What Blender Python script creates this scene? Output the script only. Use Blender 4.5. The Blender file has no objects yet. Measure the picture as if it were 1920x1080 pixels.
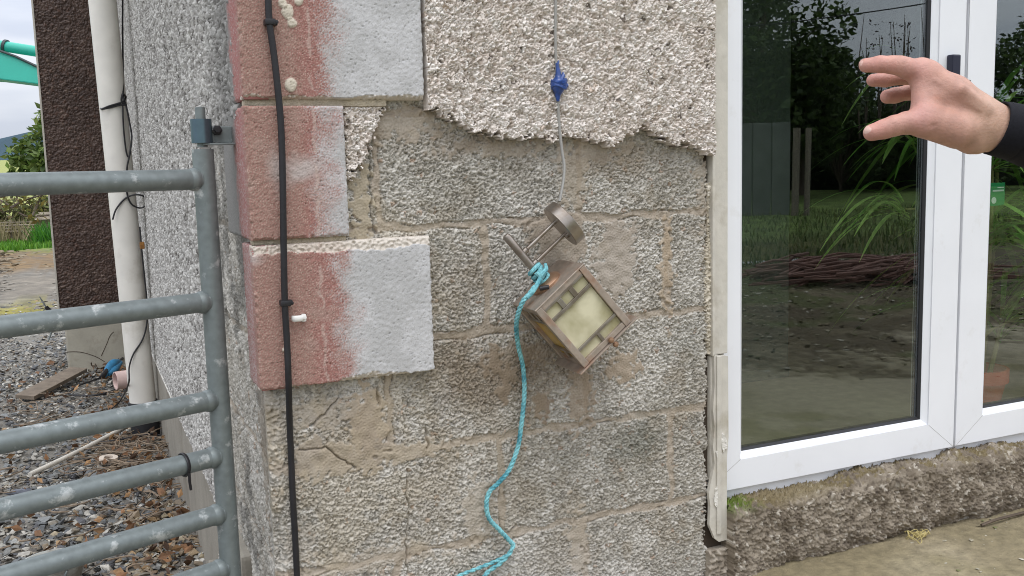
import bpy, bmesh, math, random
import numpy as np
from mathutils import Matrix, Vector
random.seed(7); np.random.seed(7)
S = bpy.context.scene
COL = S.collection
# ------------------------------------------------------------------ camera
F = 1809.38                       # focal length in photo pixels (1920 wide)
YAW, PITCH, ROLL = [math.radians(a) for a in (24.0584, 7.2248, 1.5461)]
CAM = np.array([0.0, -1.84, 1.0])
def _axes():
    cy, sy, cp, sp = math.cos(YAW), math.sin(YAW), math.cos(PITCH), math.sin(PITCH)
    f = np.array([sy*cp, cy*cp, -sp]); r = np.array([cy, -sy, 0]); d = np.cross(f, r)
    c, s = math.cos(ROLL), math.sin(ROLL)
    return np.stack([c*r + s*d, -s*r + c*d, f])
AX = _axes()
cam_data = bpy.data.cameras.new("camera"); cam = bpy.data.objects.new("camera", cam_data); COL.objects.link(cam)
cam_data.sensor_width = 36; cam_data.lens = 36*F/1920; cam_data.clip_end = 6000; cam_data.clip_start = 0.05
cam.matrix_world = Matrix([[AX[0][i], -AX[1][i], -AX[2][i], CAM[i]] for i in range(3)] + [[0, 0, 0, 1]])
S.camera = cam
# ------------------------------------------------------------------ world, sun, exposure
EL, AZ = math.radians(64), math.radians(190)      # azimuth measured clockwise from +Y
W = bpy.data.worlds.new("World"); S.world = W; W.use_nodes = True
nt = W.node_tree; nt.nodes.clear()
def wn(t, **k):
    n = nt.nodes.new(t)
    for a, b in k.items(): setattr(n, a, b)
    return n
sky = wn('ShaderNodeTexSky', sky_type='NISHITA', sun_disc=False, sun_elevation=EL, sun_rotation=AZ)
b1 = wn('ShaderNodeBackground'); b1.inputs[1].default_value = 0.08; nt.links.new(sky.outputs[0], b1.inputs[0])
tc = wn('ShaderNodeTexCoord'); mp = wn('ShaderNodeMapping'); mp.inputs['Scale'].default_value = (1.6, 1.6, 9)
nt.links.new(tc.outputs['Generated'], mp.inputs[0])
no = wn('ShaderNodeTexNoise'); no.inputs['Scale'].default_value = 1.7; no.inputs['Detail'].default_value = 5
nt.links.new(mp.outputs[0], no.inputs['Vector'])
cr = wn('ShaderNodeValToRGB'); cr.color_ramp.elements[0].position = .38; cr.color_ramp.elements[1].position = .62
cr.color_ramp.elements[0].color = (.55, .59, .69, 1); cr.color_ramp.elements[1].color = (.84, .85, .885, 1)
nt.links.new(no.outputs[0], cr.inputs[0])
sx = wn('ShaderNodeSeparateXYZ'); nt.links.new(tc.outputs['Generated'], sx.inputs[0])
mr = wn('ShaderNodeMapRange'); mr.inputs[1].default_value = 0.0; mr.inputs[2].default_value = 1.0; mr.inputs[3].default_value = 0.95; mr.inputs[4].default_value = 3.1
nt.links.new(sx.outputs[2], mr.inputs[0])
b2 = wn('ShaderNodeBackground'); nt.links.new(cr.outputs[0], b2.inputs[0]); nt.links.new(mr.outputs[0], b2.inputs[1])
mx = wn('ShaderNodeMixShader'); mx.inputs[0].default_value = .88
nt.links.new(b1.outputs[0], mx.inputs[1]); nt.links.new(b2.outputs[0], mx.inputs[2])
wo = wn('ShaderNodeOutputWorld'); nt.links.new(mx.outputs[0], wo.inputs[0])
sd = bpy.data.lights.new("sun", 'SUN'); sd.energy = 0.9; sd.angle = math.radians(24); sd.color = (1, .97, .94)
sun = bpy.data.objects.new("sun", sd); COL.objects.link(sun)
dv = Vector((math.sin(AZ)*math.cos(EL), math.cos(AZ)*math.cos(EL), math.sin(EL)))
sun.rotation_euler = dv.to_track_quat('Z', 'Y').to_euler(); sun.location = (0, -6, 8)
S.view_settings.view_transform = 'Standard'; S.view_settings.look = 'None'
S.view_settings.exposure = 0.20; S.view_settings.gamma = 1
S.render.engine = 'CYCLES'
S.cycles.max_bounces = 8; S.cycles.transparent_max_bounces = 12
S.cycles.use_denoising = True; S.cycles.filter_width = 1.0

# ------------------------------------------------------------------ geometry of the photograph -> metres
def ray(x, y): return np.array([x-960, y-540, F]) @ AX
def onY(x, y, Y=0.0): r = ray(x, y); return CAM + r*((Y-CAM[1])/r[1])
def onX(x, y, X): r = ray(x, y); return CAM + r*((X-CAM[0])/r[0])
def onZ(x, y, Z): r = ray(x, y); return CAM + r*((Z-CAM[2])/r[2])
def at(x, y, d): return CAM + ray(x, y)/F*d
YG = 0.055                                      # plane of the door glass
def mirrored(x, y, d):                          # what the glass shows stands in front of the house
    p = at(x, y, d); p[1] = 2*YG - p[1]; return p
def lin(c):
    c = np.asarray(c, float)/255.0
    return np.where(c <= .04045, c/12.92, ((c+.055)/1.055)**2.4)
def A(r, g, b, k=.92): return tuple(lin((r, g, b))*k)

# ------------------------------------------------------------------ object helpers
def mesh_np(name, V, faces, mat, parent=None, smooth=True, col=None):
    """faces: list of int arrays (each N x k)"""
    me = bpy.data.meshes.new(name)
    V = np.asarray(V, np.float32); me.vertices.add(len(V)); me.vertices.foreach_set('co', V.ravel())
    faces = [np.asarray(f, np.int32) for f in faces if len(f)]
    loops = np.concatenate([f.ravel() for f in faces])
    tot = np.concatenate([np.full(len(f), f.shape[1], np.int32) for f in faces])
    start = np.concatenate([[0], np.cumsum(tot)[:-1]]).astype(np.int32)
    me.loops.add(len(loops)); me.loops.foreach_set('vertex_index', loops)
    me.polygons.add(len(tot)); me.polygons.foreach_set('loop_start', start)
    me.polygons.foreach_set('loop_total', tot)
    me.polygons.foreach_set('use_smooth', np.full(len(tot), smooth))
    if col is not None:
        a = me.attributes.new('Col', 'FLOAT_COLOR', 'POINT')
        a.data.foreach_set('color', np.concatenate([np.asarray(col, np.float32).reshape(-1, 3), np.ones((len(V), 1), np.float32)], 1).ravel())
    me.update(calc_edges=True); me.validate()
    if mat: me.materials.append(mat)
    o = bpy.data.objects.new(name, me); COL.objects.link(o)
    if parent: o.parent = parent
    return o
def tag(o, label=None, cat=None, group=None, kind=None):
    if label: o['label'] = label
    if cat: o['category'] = cat
    if group: o['group'] = group
    if kind: o['kind'] = kind
    return o
def empty(name, label, cat, loc=(0, 0, 0), group=None):
    o = bpy.data.objects.new(name, None); COL.objects.link(o); o.location = loc
    o.empty_display_size = .1
    return tag(o, label, cat, group)
class MB:
    """collects shapes, then links them as one mesh"""
    def __init__(s): s.bm = bmesh.new()
    def box(s, a, b, bev=0.0, rot=None, seg=2):
        a, b = np.minimum(a, b), np.maximum(a, b)
        r = bmesh.ops.create_cube(s.bm, size=1)
        M = Matrix.Translation(Vector((a+b)/2)) @ Matrix.Diagonal(Vector(list(b-a)+[1]))
        bmesh.ops.transform(s.bm, matrix=M, verts=r['verts'])
        vs = r['verts']
        if bev:
            es = list({e for v in vs for e in v.link_edges})
            rr = bmesh.ops.bevel(s.bm, geom=es, offset=bev, segments=seg, affect='EDGES', profile=.6)
            vs = list({v for f in rr['faces'] for v in f.verts} | {v for v in vs if v.is_valid})
        if rot is not None: bmesh.ops.transform(s.bm, matrix=rot, verts=vs)
        return s
    def poly_prism(s, pts, ext):
        """closed polygon (3-D points) extruded by the vector ext"""
        n = len(pts); a = [s.bm.verts.new(p) for p in pts]; b = [s.bm.verts.new(np.asarray(p)+np.asarray(ext)) for p in pts]
        s.bm.faces.new(a); s.bm.faces.new(b[::-1])
        for i in range(n): s.bm.faces.new((a[i], b[i], b[(i+1) % n], a[(i+1) % n]))
        return s
    def tube(s, pts, r, seg=10, cap=True, smooth=0, flat=1.0):
        P = catmull(pts, smooth) if smooth else np.asarray(pts, float)
        n = len(P); R = np.interp(np.linspace(0, 1, n), np.linspace(0, 1, len(r)), r) if np.ndim(r) else np.full(n, r)
        T = np.gradient(P, axis=0); T /= np.linalg.norm(T, axis=1)[:, None]+1e-12
        ref = np.array([0, 0, 1.]) if abs(T[0][2]) < .9 else np.array([1., 0, 0])
        N = np.cross(T[0], ref); N /= np.linalg.norm(N); rings = []
        for i in range(n):
            N = N - T[i]*(N@T[i]); N /= np.linalg.norm(N); B = np.cross(T[i], N)
            rings.append([s.bm.verts.new(P[i] + R[i]*(math.cos(t)*N + flat*math.sin(t)*B)) for t in np.arange(seg)*2*math.pi/seg])
        for i in range(n-1):
            for k in range(seg):
                s.bm.faces.new((rings[i][k], rings[i][(k+1) % seg], rings[i+1][(k+1) % seg], rings[i+1][k]))
        if cap: s.bm.faces.new(rings[0][::-1]); s.bm.faces.new(rings[-1])
        return s
    def lathe(s, prof, origin=(0, 0, 0), axis=(0, 0, 1), seg=24, closed=False):
        """prof: (radius, height) list; revolved about axis"""
        ax = Vector(axis).normalized(); M = Matrix.Translation(Vector(origin)) @ ax.to_track_quat('Z', 'Y').to_matrix().to_4x4()
        rings = []
        for (r, z) in prof:
            rings.append([s.bm.verts.new(M @ Vector((max(r, 1e-4)*math.cos(t), max(r, 1e-4)*math.sin(t), z))) for t in np.arange(seg)*2*math.pi/seg])
        m = len(rings)
        for i in range(m if closed else m-1):
            a, b = rings[i], rings[(i+1) % m]
            for k in range(seg): s.bm.faces.new((a[k], a[(k+1) % seg], b[(k+1) % seg], b[k]))
        if not closed: s.bm.faces.new(rings[0][::-1]); s.bm.faces.new(rings[-1])
        return s
    def build(s, name, mat, parent=None, smooth=False, angle=40):
        bmesh.ops.recalc_face_normals(s.bm, faces=s.bm.faces[:])
        me = bpy.data.meshes.new(name); s.bm.to_mesh(me); s.bm.free()
        if smooth:
            me.polygons.foreach_set('use_smooth', [True]*len(me.polygons))
            me.set_sharp_from_angle(angle=math.radians(angle))
        me.materials.append(mat); o = bpy.data.objects.new(name, me); COL.objects.link(o)
        if parent: o.parent = parent
        return o
def catmull(P, k):
    P = np.asarray(P, float); Q = np.vstack([2*P[0]-P[1], P, 2*P[-1]-P[-2]]); out = []
    for i in range(1, len(Q)-2):
        for t in np.arange(k)/k:
            a, b, c, d = Q[i-1:i+3]
            out.append(.5*((2*b) + (c-a)*t + (2*a-5*b+4*c-d)*t*t + (3*b-a-3*c+d)*t**3))
    return np.vstack([out, P[-1]])

# ------------------------------------------------------------------ noise fields
def band(shape, wl, seed, bw=.45, an=(1, 1)):
    """random field whose features are about wl cells wide (an: stretch along rows, columns)"""
    rs = np.random.RandomState(seed); g = np.fft.rfft2(rs.randn(*shape))
    ky = np.fft.fftfreq(shape[0])[:, None]*an[0]; kx = np.fft.rfftfreq(shape[1])[None]*an[1]
    k = np.sqrt(kx*kx+ky*ky)+1e-9
    h = np.fft.irfft2(g*np.exp(-(np.log(k*wl)/bw)**2), s=shape); return h/h.std()
def soft(shape, wl, seed):
    """smooth field: everything longer than wl cells, falling off with frequency"""
    rs = np.random.RandomState(seed); g = np.fft.rfft2(rs.randn(*shape))
    ky = np.fft.fftfreq(shape[0])[:, None]; kx = np.fft.rfftfreq(shape[1])[None]; k = np.sqrt(kx*kx+ky*ky)+1e-4
    g[0, 0] = 0
    h = np.fft.irfft2(g*np.exp(-(k*wl)**2)/k**1.0, s=shape); return h/h.std()
def worley(U, V, cell, seed, an=1.0):
    T = np.random.RandomState(seed).rand(256, 256, 6)
    u, v = U/cell/an, V/cell; iu, iv = np.floor(u).astype(int), np.floor(v).astype(int)
    f1 = np.full(U.shape, 9.); f2 = np.full(U.shape, 9.); rnd = np.zeros(U.shape); til = np.zeros(U.shape); r2 = np.zeros(U.shape)
    for a in (-1, 0, 1):
        for b in (-1, 0, 1):
            t = T[(iv+b) % 256, (iu+a) % 256]
            dx = u-(iu+a+.1+.8*t[..., 0]); dy = v-(iv+b+.1+.8*t[..., 1])
            d = np.sqrt(dx*dx+dy*dy)*(.8+.4*t[..., 5])
            nr = d < f1
            f2 = np.where(nr, f1, np.minimum(f2, d)); f1 = np.where(nr, d, f1)
            rnd = np.where(nr, t[..., 2], rnd); r2 = np.where(nr, t[..., 5], r2)
            til = np.where(nr, dx*(t[..., 3]-.5)+dy*(t[..., 4]-.5), til)
    return f1, f2, rnd, til, r2
def sstep(a, b, x): t = np.clip((x-a)/(b-a), 0, 1); return t*t*(3-2*t)
def mixc(c0, c1, m): return np.asarray(c0)*(1-m[..., None]) + np.asarray(c1)*m[..., None]
def inpoly(X, Y, poly):
    r = np.zeros(X.shape, bool); n = len(poly)
    for i in range(n):
        (x0, y0), (x1, y1) = poly[i], poly[(i+1) % n]
        if y0 == y1: continue
        r ^= ((y0 > Y) != (y1 > Y)) & (X < (x1-x0)*(Y-y0)/(y1-y0)+x0)
    return r
def segdist(X, Y, pts):
    d = np.full(X.shape, 9.)
    for (x0, y0), (x1, y1) in zip(pts[:-1], pts[1:]):
        l2 = (x1-x0)**2+(y1-y0)**2+1e-12; t = np.clip(((X-x0)*(x1-x0)+(Y-y0)*(y1-y0))/l2, 0, 1)
        d = np.minimum(d, np.hypot(X-x0-t*(x1-x0), Y-y0-t*(y1-y0)))
    return d
def relief(name, U, V, H, mask, place, back, mat, parent, col, flip=False):
    """a real rough slab: front grid raised by H, its outline closed back to depth 'back'"""
    nv, nu = U.shape; P = np.stack(place(U, V, H), -1).reshape(-1, 3)
    idx = np.arange(nv*nu).reshape(nv, nu)
    if mask is None: mask = np.ones(U.shape, bool)
    Fm = mask[:-1, :-1] & mask[1:, :-1] & mask[:-1, 1:] & mask[1:, 1:]
    q = np.stack([idx[:-1, :-1], idx[:-1, 1:], idx[1:, 1:], idx[1:, :-1]], -1)[Fm]
    pad = np.pad(Fm, 1)
    e = []
    L = pad[1:-1, 1:-1] & ~pad[1:-1, :-2]; e.append(np.stack([idx[1:, :-1][L], idx[:-1, :-1][L]], -1))
    R_ = pad[1:-1, 1:-1] & ~pad[1:-1, 2:]; e.append(np.stack([idx[:-1, 1:][R_], idx[1:, 1:][R_]], -1))
    B = pad[1:-1, 1:-1] & ~pad[:-2, 1:-1]; e.append(np.stack([idx[:-1, :-1][B], idx[:-1, 1:][B]], -1))
    T = pad[1:-1, 1:-1] & ~pad[2:, 1:-1]; e.append(np.stack([idx[1:, 1:][T], idx[1:, :-1][T]], -1))
    e = np.concatenate(e)
    bu = np.unique(e); remap = np.full(nv*nu, -1); remap[bu] = np.arange(len(bu))
    Pb = np.stack(place(U.ravel()[bu], V.ravel()[bu], np.full(len(bu), back)), -1)
    used = np.unique(q); r2 = np.full(nv*nu, -1); r2[used] = np.arange(len(used))
    Vv = np.concatenate([P[used], P[bu], Pb]); n0 = len(used); n1 = len(bu)
    sk = np.stack([n0+remap[e[:, 1]], n0+remap[e[:, 0]], n0+n1+remap[e[:, 0]], n0+n1+remap[e[:, 1]]], -1)
    q = r2[q]
    if flip: q = q[:, ::-1]; sk = sk[:, ::-1]
    c = np.asarray(col).reshape(-1, 3); c = np.concatenate([c[used], c[bu], c[bu]])
    return mesh_np(name, Vv, [q, sk], mat, parent, True, c)
def grid(u0, u1, v0, v1, du, dv=None):
    return np.meshgrid(np.arange(u0, u1, du), np.arange(v0, v1, dv or du))

# ------------------------------------------------------------------ materials
def mat(name, base=None, rough=.8, metal=0.0, attr=False, var=.0, vscale=20, bump=0.0, bscale=200, bdist=.002, spec=.4,
        c2=None, c2scale=6, c2lo=.45, c2hi=.6, detail=4, coat=0, tr=0.0):
    m = bpy.data.materials.new(name); m.use_nodes = True; t = m.node_tree; N = t.nodes; Lk = t.links
    p = N['Principled BSDF']; p.inputs['Roughness'].default_value = rough; p.inputs['Metallic'].default_value = metal
    p.inputs['Specular IOR Level'].default_value = spec; p.inputs['Coat Weight'].default_value = coat
    tcn = N.new('ShaderNodeTexCoord'); out = None
    if attr:
        a = N.new('ShaderNodeAttribute'); a.attribute_name = 'Col'; out = a.outputs['Color']
    else:
        rgb = N.new('ShaderNodeRGB'); rgb.outputs[0].default_value = tuple(base)+(1,); out = rgb.outputs[0]
    if c2 is not None:
        n = N.new('ShaderNodeTexNoise'); n.inputs['Scale'].default_value = c2scale; n.inputs['Detail'].default_value = 6; n.inputs['Roughness'].default_value = .65
        Lk.new(tcn.outputs['Object'], n.inputs['Vector'])
        r = N.new('ShaderNodeMapRange'); r.inputs[1].default_value = c2lo; r.inputs[2].default_value = c2hi; Lk.new(n.outputs[0], r.inputs[0])
        mxn = N.new('ShaderNodeMix'); mxn.data_type = 'RGBA'; Lk.new(r.outputs[0], mxn.inputs['Factor']); Lk.new(out, mxn.inputs['A'])
        mxn.inputs['B'].default_value = tuple(c2)+(1,); out = mxn.outputs['Result']
    if var:
        n = N.new('ShaderNodeTexNoise'); n.inputs['Scale'].default_value = vscale; n.inputs['Detail'].default_value = detail
        Lk.new(tcn.outputs['Object'], n.inputs['Vector'])
        r = N.new('ShaderNodeMapRange'); r.inputs[1].default_value = .25; r.inputs[2].default_value = .75
        r.inputs[3].default_value = 1-var; r.inputs[4].default_value = 1+var; Lk.new(n.outputs[0], r.inputs[0])
        mm = N.new('ShaderNodeVectorMath'); mm.operation = 'SCALE'; Lk.new(out, mm.inputs[0]); Lk.new(r.outputs[0], mm.inputs['Scale']); out = mm.outputs[0]
    Lk.new(out, p.inputs['Base Color'])
    if bump:
        n = N.new('ShaderNodeTexNoise'); n.inputs['Scale'].default_value = bscale; n.inputs['Detail'].default_value = 5; n.inputs['Roughness'].default_value = .6
        Lk.new(tcn.outputs['Object'], n.inputs['Vector'])
        b = N.new('ShaderNodeBump'); b.inputs['Strength'].default_value = bump; b.inputs['Distance'].default_value = bdist
        Lk.new(n.outputs[0], b.inputs['Height']); Lk.new(b.outputs[0], p.inputs['Normal'])
    if tr: p.inputs['Subsurface Weight'].default_value = tr; p.inputs['Subsurface Radius'].default_value = (1, .35, .2); p.inputs['Subsurface Scale'].default_value = .006
    return m
def leafmat(name):
    m = mat(name, attr=True, rough=.55, spec=.3, var=.25, vscale=8)
    t = m.node_tree; p = t.nodes['Principled BSDF']; tr = t.nodes.new('ShaderNodeBsdfTranslucent')
    t.links.new(p.inputs['Base Color'].links[0].from_socket, tr.inputs[0])
    mx = t.nodes.new('ShaderNodeMixShader'); mx.inputs[0].default_value = .3
    t.links.new(p.outputs[0], mx.inputs[1]); t.links.new(tr.outputs[0], mx.inputs[2]); t.links.new(mx.outputs[0], t.nodes['Material Output'].inputs[0])
    return m
def glassmat(name, gain, tint, rough=0.0):
    m = bpy.data.materials.new(name); m.use_nodes = True; t = m.node_tree; t.nodes.clear()
    tr = t.nodes.new('ShaderNodeBsdfTransparent'); tr.inputs[0].default_value = tint+(1,)
    gl = t.nodes.new('ShaderNodeBsdfGlossy'); gl.inputs['Roughness'].default_value = rough; gl.inputs[0].default_value = (.90, .95, 1, 1)
    fr = t.nodes.new('ShaderNodeFresnel'); fr.inputs[0].default_value = 1.5
    mu = t.nodes.new('ShaderNodeMath'); mu.operation = 'MULTIPLY'; mu.inputs[1].default_value = gain; mu.use_clamp = True
    mx = t.nodes.new('ShaderNodeMixShader'); o = t.nodes.new('ShaderNodeOutputMaterial')
    ge = t.nodes.new('ShaderNodeNewGeometry'); ir = t.nodes.new('ShaderNodeMapRange'); ir.inputs[3].default_value = 1.5; ir.inputs[4].default_value = 1/1.5
    t.links.new(ge.outputs['Backfacing'], ir.inputs[0]); t.links.new(ir.outputs[0], fr.inputs[0])
    t.links.new(fr.outputs[0], mu.inputs[0]); t.links.new(mu.outputs[0], mx.inputs[0])
    t.links.new(tr.outputs[0], mx.inputs[1]); t.links.new(gl.outputs[0], mx.inputs[2]); t.links.new(mx.outputs[0], o.inputs[0])
    return m
M_rough = mat('masonry', attr=True, rough=.92, spec=.25, var=.10, vscale=260, bump=.35, bscale=900, bdist=.0015)
M_quoin = mat('cast_quoin', attr=True, rough=.9, spec=.25, var=.08, vscale=420, bump=.5, bscale=700, bdist=.0012)
M_core = mat('wall_core', A(150, 145, 135), .95, var=.1, bump=.3)
M_upvc = mat('white_upvc', (.80, .81, .83), .32, spec=.5, var=.03, vscale=6, c2=(.62, .60, .56), c2scale=9, c2lo=.60, c2hi=.9)
M_seam = mat('mitre_grey', A(176, 174, 170), .8)  # grey of the thin strips that draw the mitre lines
M_gasket = mat('gasket', (.02, .02, .022), .5)
M_glass = glassmat('door_glass', 2.2, (.90, .95, .92))
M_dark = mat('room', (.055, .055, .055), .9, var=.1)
M_galv = mat('galvanised_steel', A(126, 134, 133), .46, .3, c2=A(186, 190, 188), c2scale=26, c2lo=.585, c2hi=.68, var=.16, vscale=60, bump=.15, bscale=60)
M_zinc = mat('zinc_bracket', A(95, 115, 125), .3, .75, var=.2, vscale=30)
M_blk = mat('black_plastic', (.018, .017, .019), .45, var=.2, vscale=60)
M_white = mat('white_plastic', A(232, 228, 218), .45, var=.06, vscale=14, c2=A(196, 188, 172), c2scale=5, c2lo=.55, c2hi=.8)

# ================================================================== SETTING: ground
PZ = -.23                                        # level of the stony yard
def terrain():
    xs = np.concatenate([-np.geomspace(1.2, 400, 34)[::-1]+.0, np.linspace(-1.1, .27, 30)])
    ys = np.concatenate([np.linspace(-6, 8, 90), np.geomspace(8.3, 700, 60)])
    X, Y = np.meshgrid(xs, ys); Z = np.full(X.shape, PZ-.012)
    Z += .012*soft(X.shape, 3, 5)*(Y > 5.2)
    Z += np.clip((Y-30)*.022, 0, 9)*1.0
    n = X.shape; idx = np.arange(X.size).reshape(n)
    q = np.stack([idx[:-1, :-1], idx[:-1, 1:], idx[1:, 1:], idx[1:, :-1]], -1).reshape(-1, 4)
    r = np.random.RandomState(3)
    wob = soft(n, 2.5, 8)*.5
    c = np.zeros(n+(3,))
    c[:] = A(124, 120, 112)
    c = mixc(c, A(140, 132, 62), sstep(7.2, 7.9, Y+wob)*(1-sstep(8.6, 9.4, Y+wob)))
    c = mixc(c, A(128, 120, 108), sstep(9, 9.6, Y+wob)*(1-sstep(12.6, 13.2, Y+wob)))
    c = mixc(c, A(122, 100, 70), sstep(13, 13.6, Y+wob)*(1-sstep(16.6, 17.2, Y)))
    c = mixc(c, A(100, 134, 48), sstep(16.4, 16.9, Y+.4*wob))
    c = mixc(c, A(150, 156, 84), sstep(23, 26, Y))
    return mesh_np('yard_ground', np.stack([X, Y, Z], -1).reshape(-1, 3), [q], mat('yard_earth', attr=True, rough=.95, var=.35, vscale=5, detail=9, bump=.6, bscale=18, bdist=.03, c2=A(96, 92, 84), c2scale=3, c2lo=.5, c2hi=.7), None, True, c)
tag(terrain(), kind='structure')
def slab():
    du = .02; U, V = grid(.285, 6.0, -5.61, .2, du); sh = U.shape
    k = sstep(-1.15, -1.75, V+.35*soft(sh, 25, 801)+.10*band(sh, 6, 802))
    c = mixc(A(156, 145, 118), A(172, 160, 134), sstep(-1, 1, soft(sh, 10, 803)))
    foot = sstep(-.35, -.05, V+.10*soft(sh, 8, 804)); c = mixc(c, A(122, 110, 80), foot*.6)
    c = mixc(c, A(118, 110, 66), sstep(.5, 1.5, soft(sh, 6, 805))*.6)
    dirt = mixc(A(96, 84, 64), A(120, 108, 84), sstep(-1, 1, soft(sh, 8, 806))); dirt = mixc(dirt, A(88, 92, 50), sstep(.3, 1.2, soft(sh, 12, 807))*.8)
    c = mixc(c, dirt, k); h = .0025*soft(sh, 6, 808)-.012*k+.006*k*band(sh, 4, 809)
    m = mat('old_concrete', attr=True, rough=.93, var=.30, vscale=34, detail=12, bump=.9, bscale=110, bdist=.006)
    return relief('concrete_apron', U, V, h, None, lambda u, v, q: (u, v, q), -.5, m, None, c)
tag(slab(), kind='structure')
b = MB(); b.box(np.array([.285, -5.6, -.6]), np.array([30, -5.615, -.02]))
b.box(np.array([6.0, -5.61, -.6]), np.array([30, 6, -.01]))
tag(b.build('soil_strip', mat('soil', A(104, 92, 72), .95, var=.5, vscale=5, detail=12, bump=1, bscale=30, bdist=.04, c2=A(92, 94, 52), c2scale=1.6, c2lo=.46, c2hi=.62)), kind='structure')
def lawn():
    X, Y = np.meshgrid(np.linspace(-30, 60, 60), np.linspace(-70, -5.62, 50)); Z = .03*soft(X.shape, 3, 2)-.02
    idx = np.arange(X.size).reshape(X.shape); q = np.stack([idx[:-1, :-1], idx[:-1, 1:], idx[1:, 1:], idx[1:, :-1]], -1).reshape(-1, 4)
    c = mixc(A(96, 96, 48), A(112, 132, 62), sstep(-7.0, -8.5, Y)); 
    return mesh_np('lawn', np.stack([X, Y, Z], -1).reshape(-1, 3), [q], mat('lawn_grass', attr=True, rough=.9, var=.5, vscale=2, detail=12, bump=1, bscale=20, bdist=.08), None, True, c)
tag(lawn(), kind='structure')
def hills():
    a = np.linspace(math.radians(-80), math.radians(20), 60); n = len(a)
    h = 62+14*np.sin(a*9)+9*np.sin(a*23+1); V = []
    for rr, k in ((1150, 0), (1300, 1.0), (1500, .7), (1900, 0)):
        V.append(np.stack([rr*np.sin(a), rr*np.cos(a), h*k-3], -1))
    V = np.concatenate(V); f = [[k*n+i, k*n+i+1, (k+1)*n+i+1, (k+1)*n+i] for k in range(3) for i in range(n-1)]
    return mesh_np('hills', V, [np.array(f)], mat('hazy_forest', (.02, .05, .07), .95, var=.2, vscale=.02), None)  # forest colour made dark blue, distance haze painted into it
tag(hills(), kind='structure')

# ================================================================== HOUSE
house = empty('house', 'grey block house corner with torn pebbledash, painted quoins and white glass doors', 'house', (.31, 0, 0))
HP = house
def hb(o):   # parent keeping world placement
    o.parent = house; o.matrix_parent_inverse = Matrix.Translation((-.31, 0, 0)); return o
def core():
    b = MB()
    b.box(np.array([.335, .012, -.5]), np.array([1.298, .205, 2.45]))
    b.box(np.array([1.298, .03, 2.13]), np.array([4.4, .205, 2.45]))
    b.box(np.array([3.1, .03, -.5]), np.array([4.4, .205, 2.1]))
    b.box(np.array([.335, .205, -.5]), np.array([.54, 4.9, 2.45]))
    return b.build('wall_core', M_core)
hb(core())
b = MB(); b.box(np.array([.1, -.2, 2.46]), np.array([4.7, 5.1, 2.62])); hb(b.build('roof', M_core))  # flat slab out of view, added to keep the room dark
b = MB(); b.box(np.array([.54, .21, .02]), np.array([4.4, 4.9, .155])); hb(b.build('room_floor', mat('floor_tile', A(150, 140, 116), .5, var=.2)))
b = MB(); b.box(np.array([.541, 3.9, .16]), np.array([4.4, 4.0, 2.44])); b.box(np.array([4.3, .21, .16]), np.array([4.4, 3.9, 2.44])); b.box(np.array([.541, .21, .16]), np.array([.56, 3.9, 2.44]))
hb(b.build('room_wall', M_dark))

def chips(U, V, du, cell, seed, an=1.25, wob=.5, gap=.38):
    w1 = band(U.shape, cell*2.2/du, seed+1)*cell*.28*wob*2; w2 = band(U.shape, cell*2.2/du, seed+2)*cell*.28*wob*2
    f1, f2, rn, til, r2 = worley(U+w1, V+w2, cell, seed, an)
    e = f2-f1
    dome = sstep(0, gap, e)
    return dome, rn, til, r2, e
CR = [  # cracks (photo pixels)
    [(696, 290), (694, 330), (697, 380), (699, 420), (706, 438)],
    [(766, 880), (763, 930), (768, 960), (762, 1000), (764, 1080)],
    [(560, 845), (580, 843), (612, 840), (640, 862), (668, 878)],
    [(708, 730), (712, 760)], [(800, 806), (803, 842)], [(585, 800), (610, 775), (640, 740)]]
BEDZ = [1.109, .884, .657, .4285, .2085, -.016]
PERP = [(.884, 1.109, (.54, .985)), (.657, .884, (.765, 1.208)), (.4285, .657, (.545, .995, )), (.2085, .4285, (.785, 1.215)), (-.016, .2085, (.545, .985)), (-.3, -.016, (.765, 1.21))]
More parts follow.
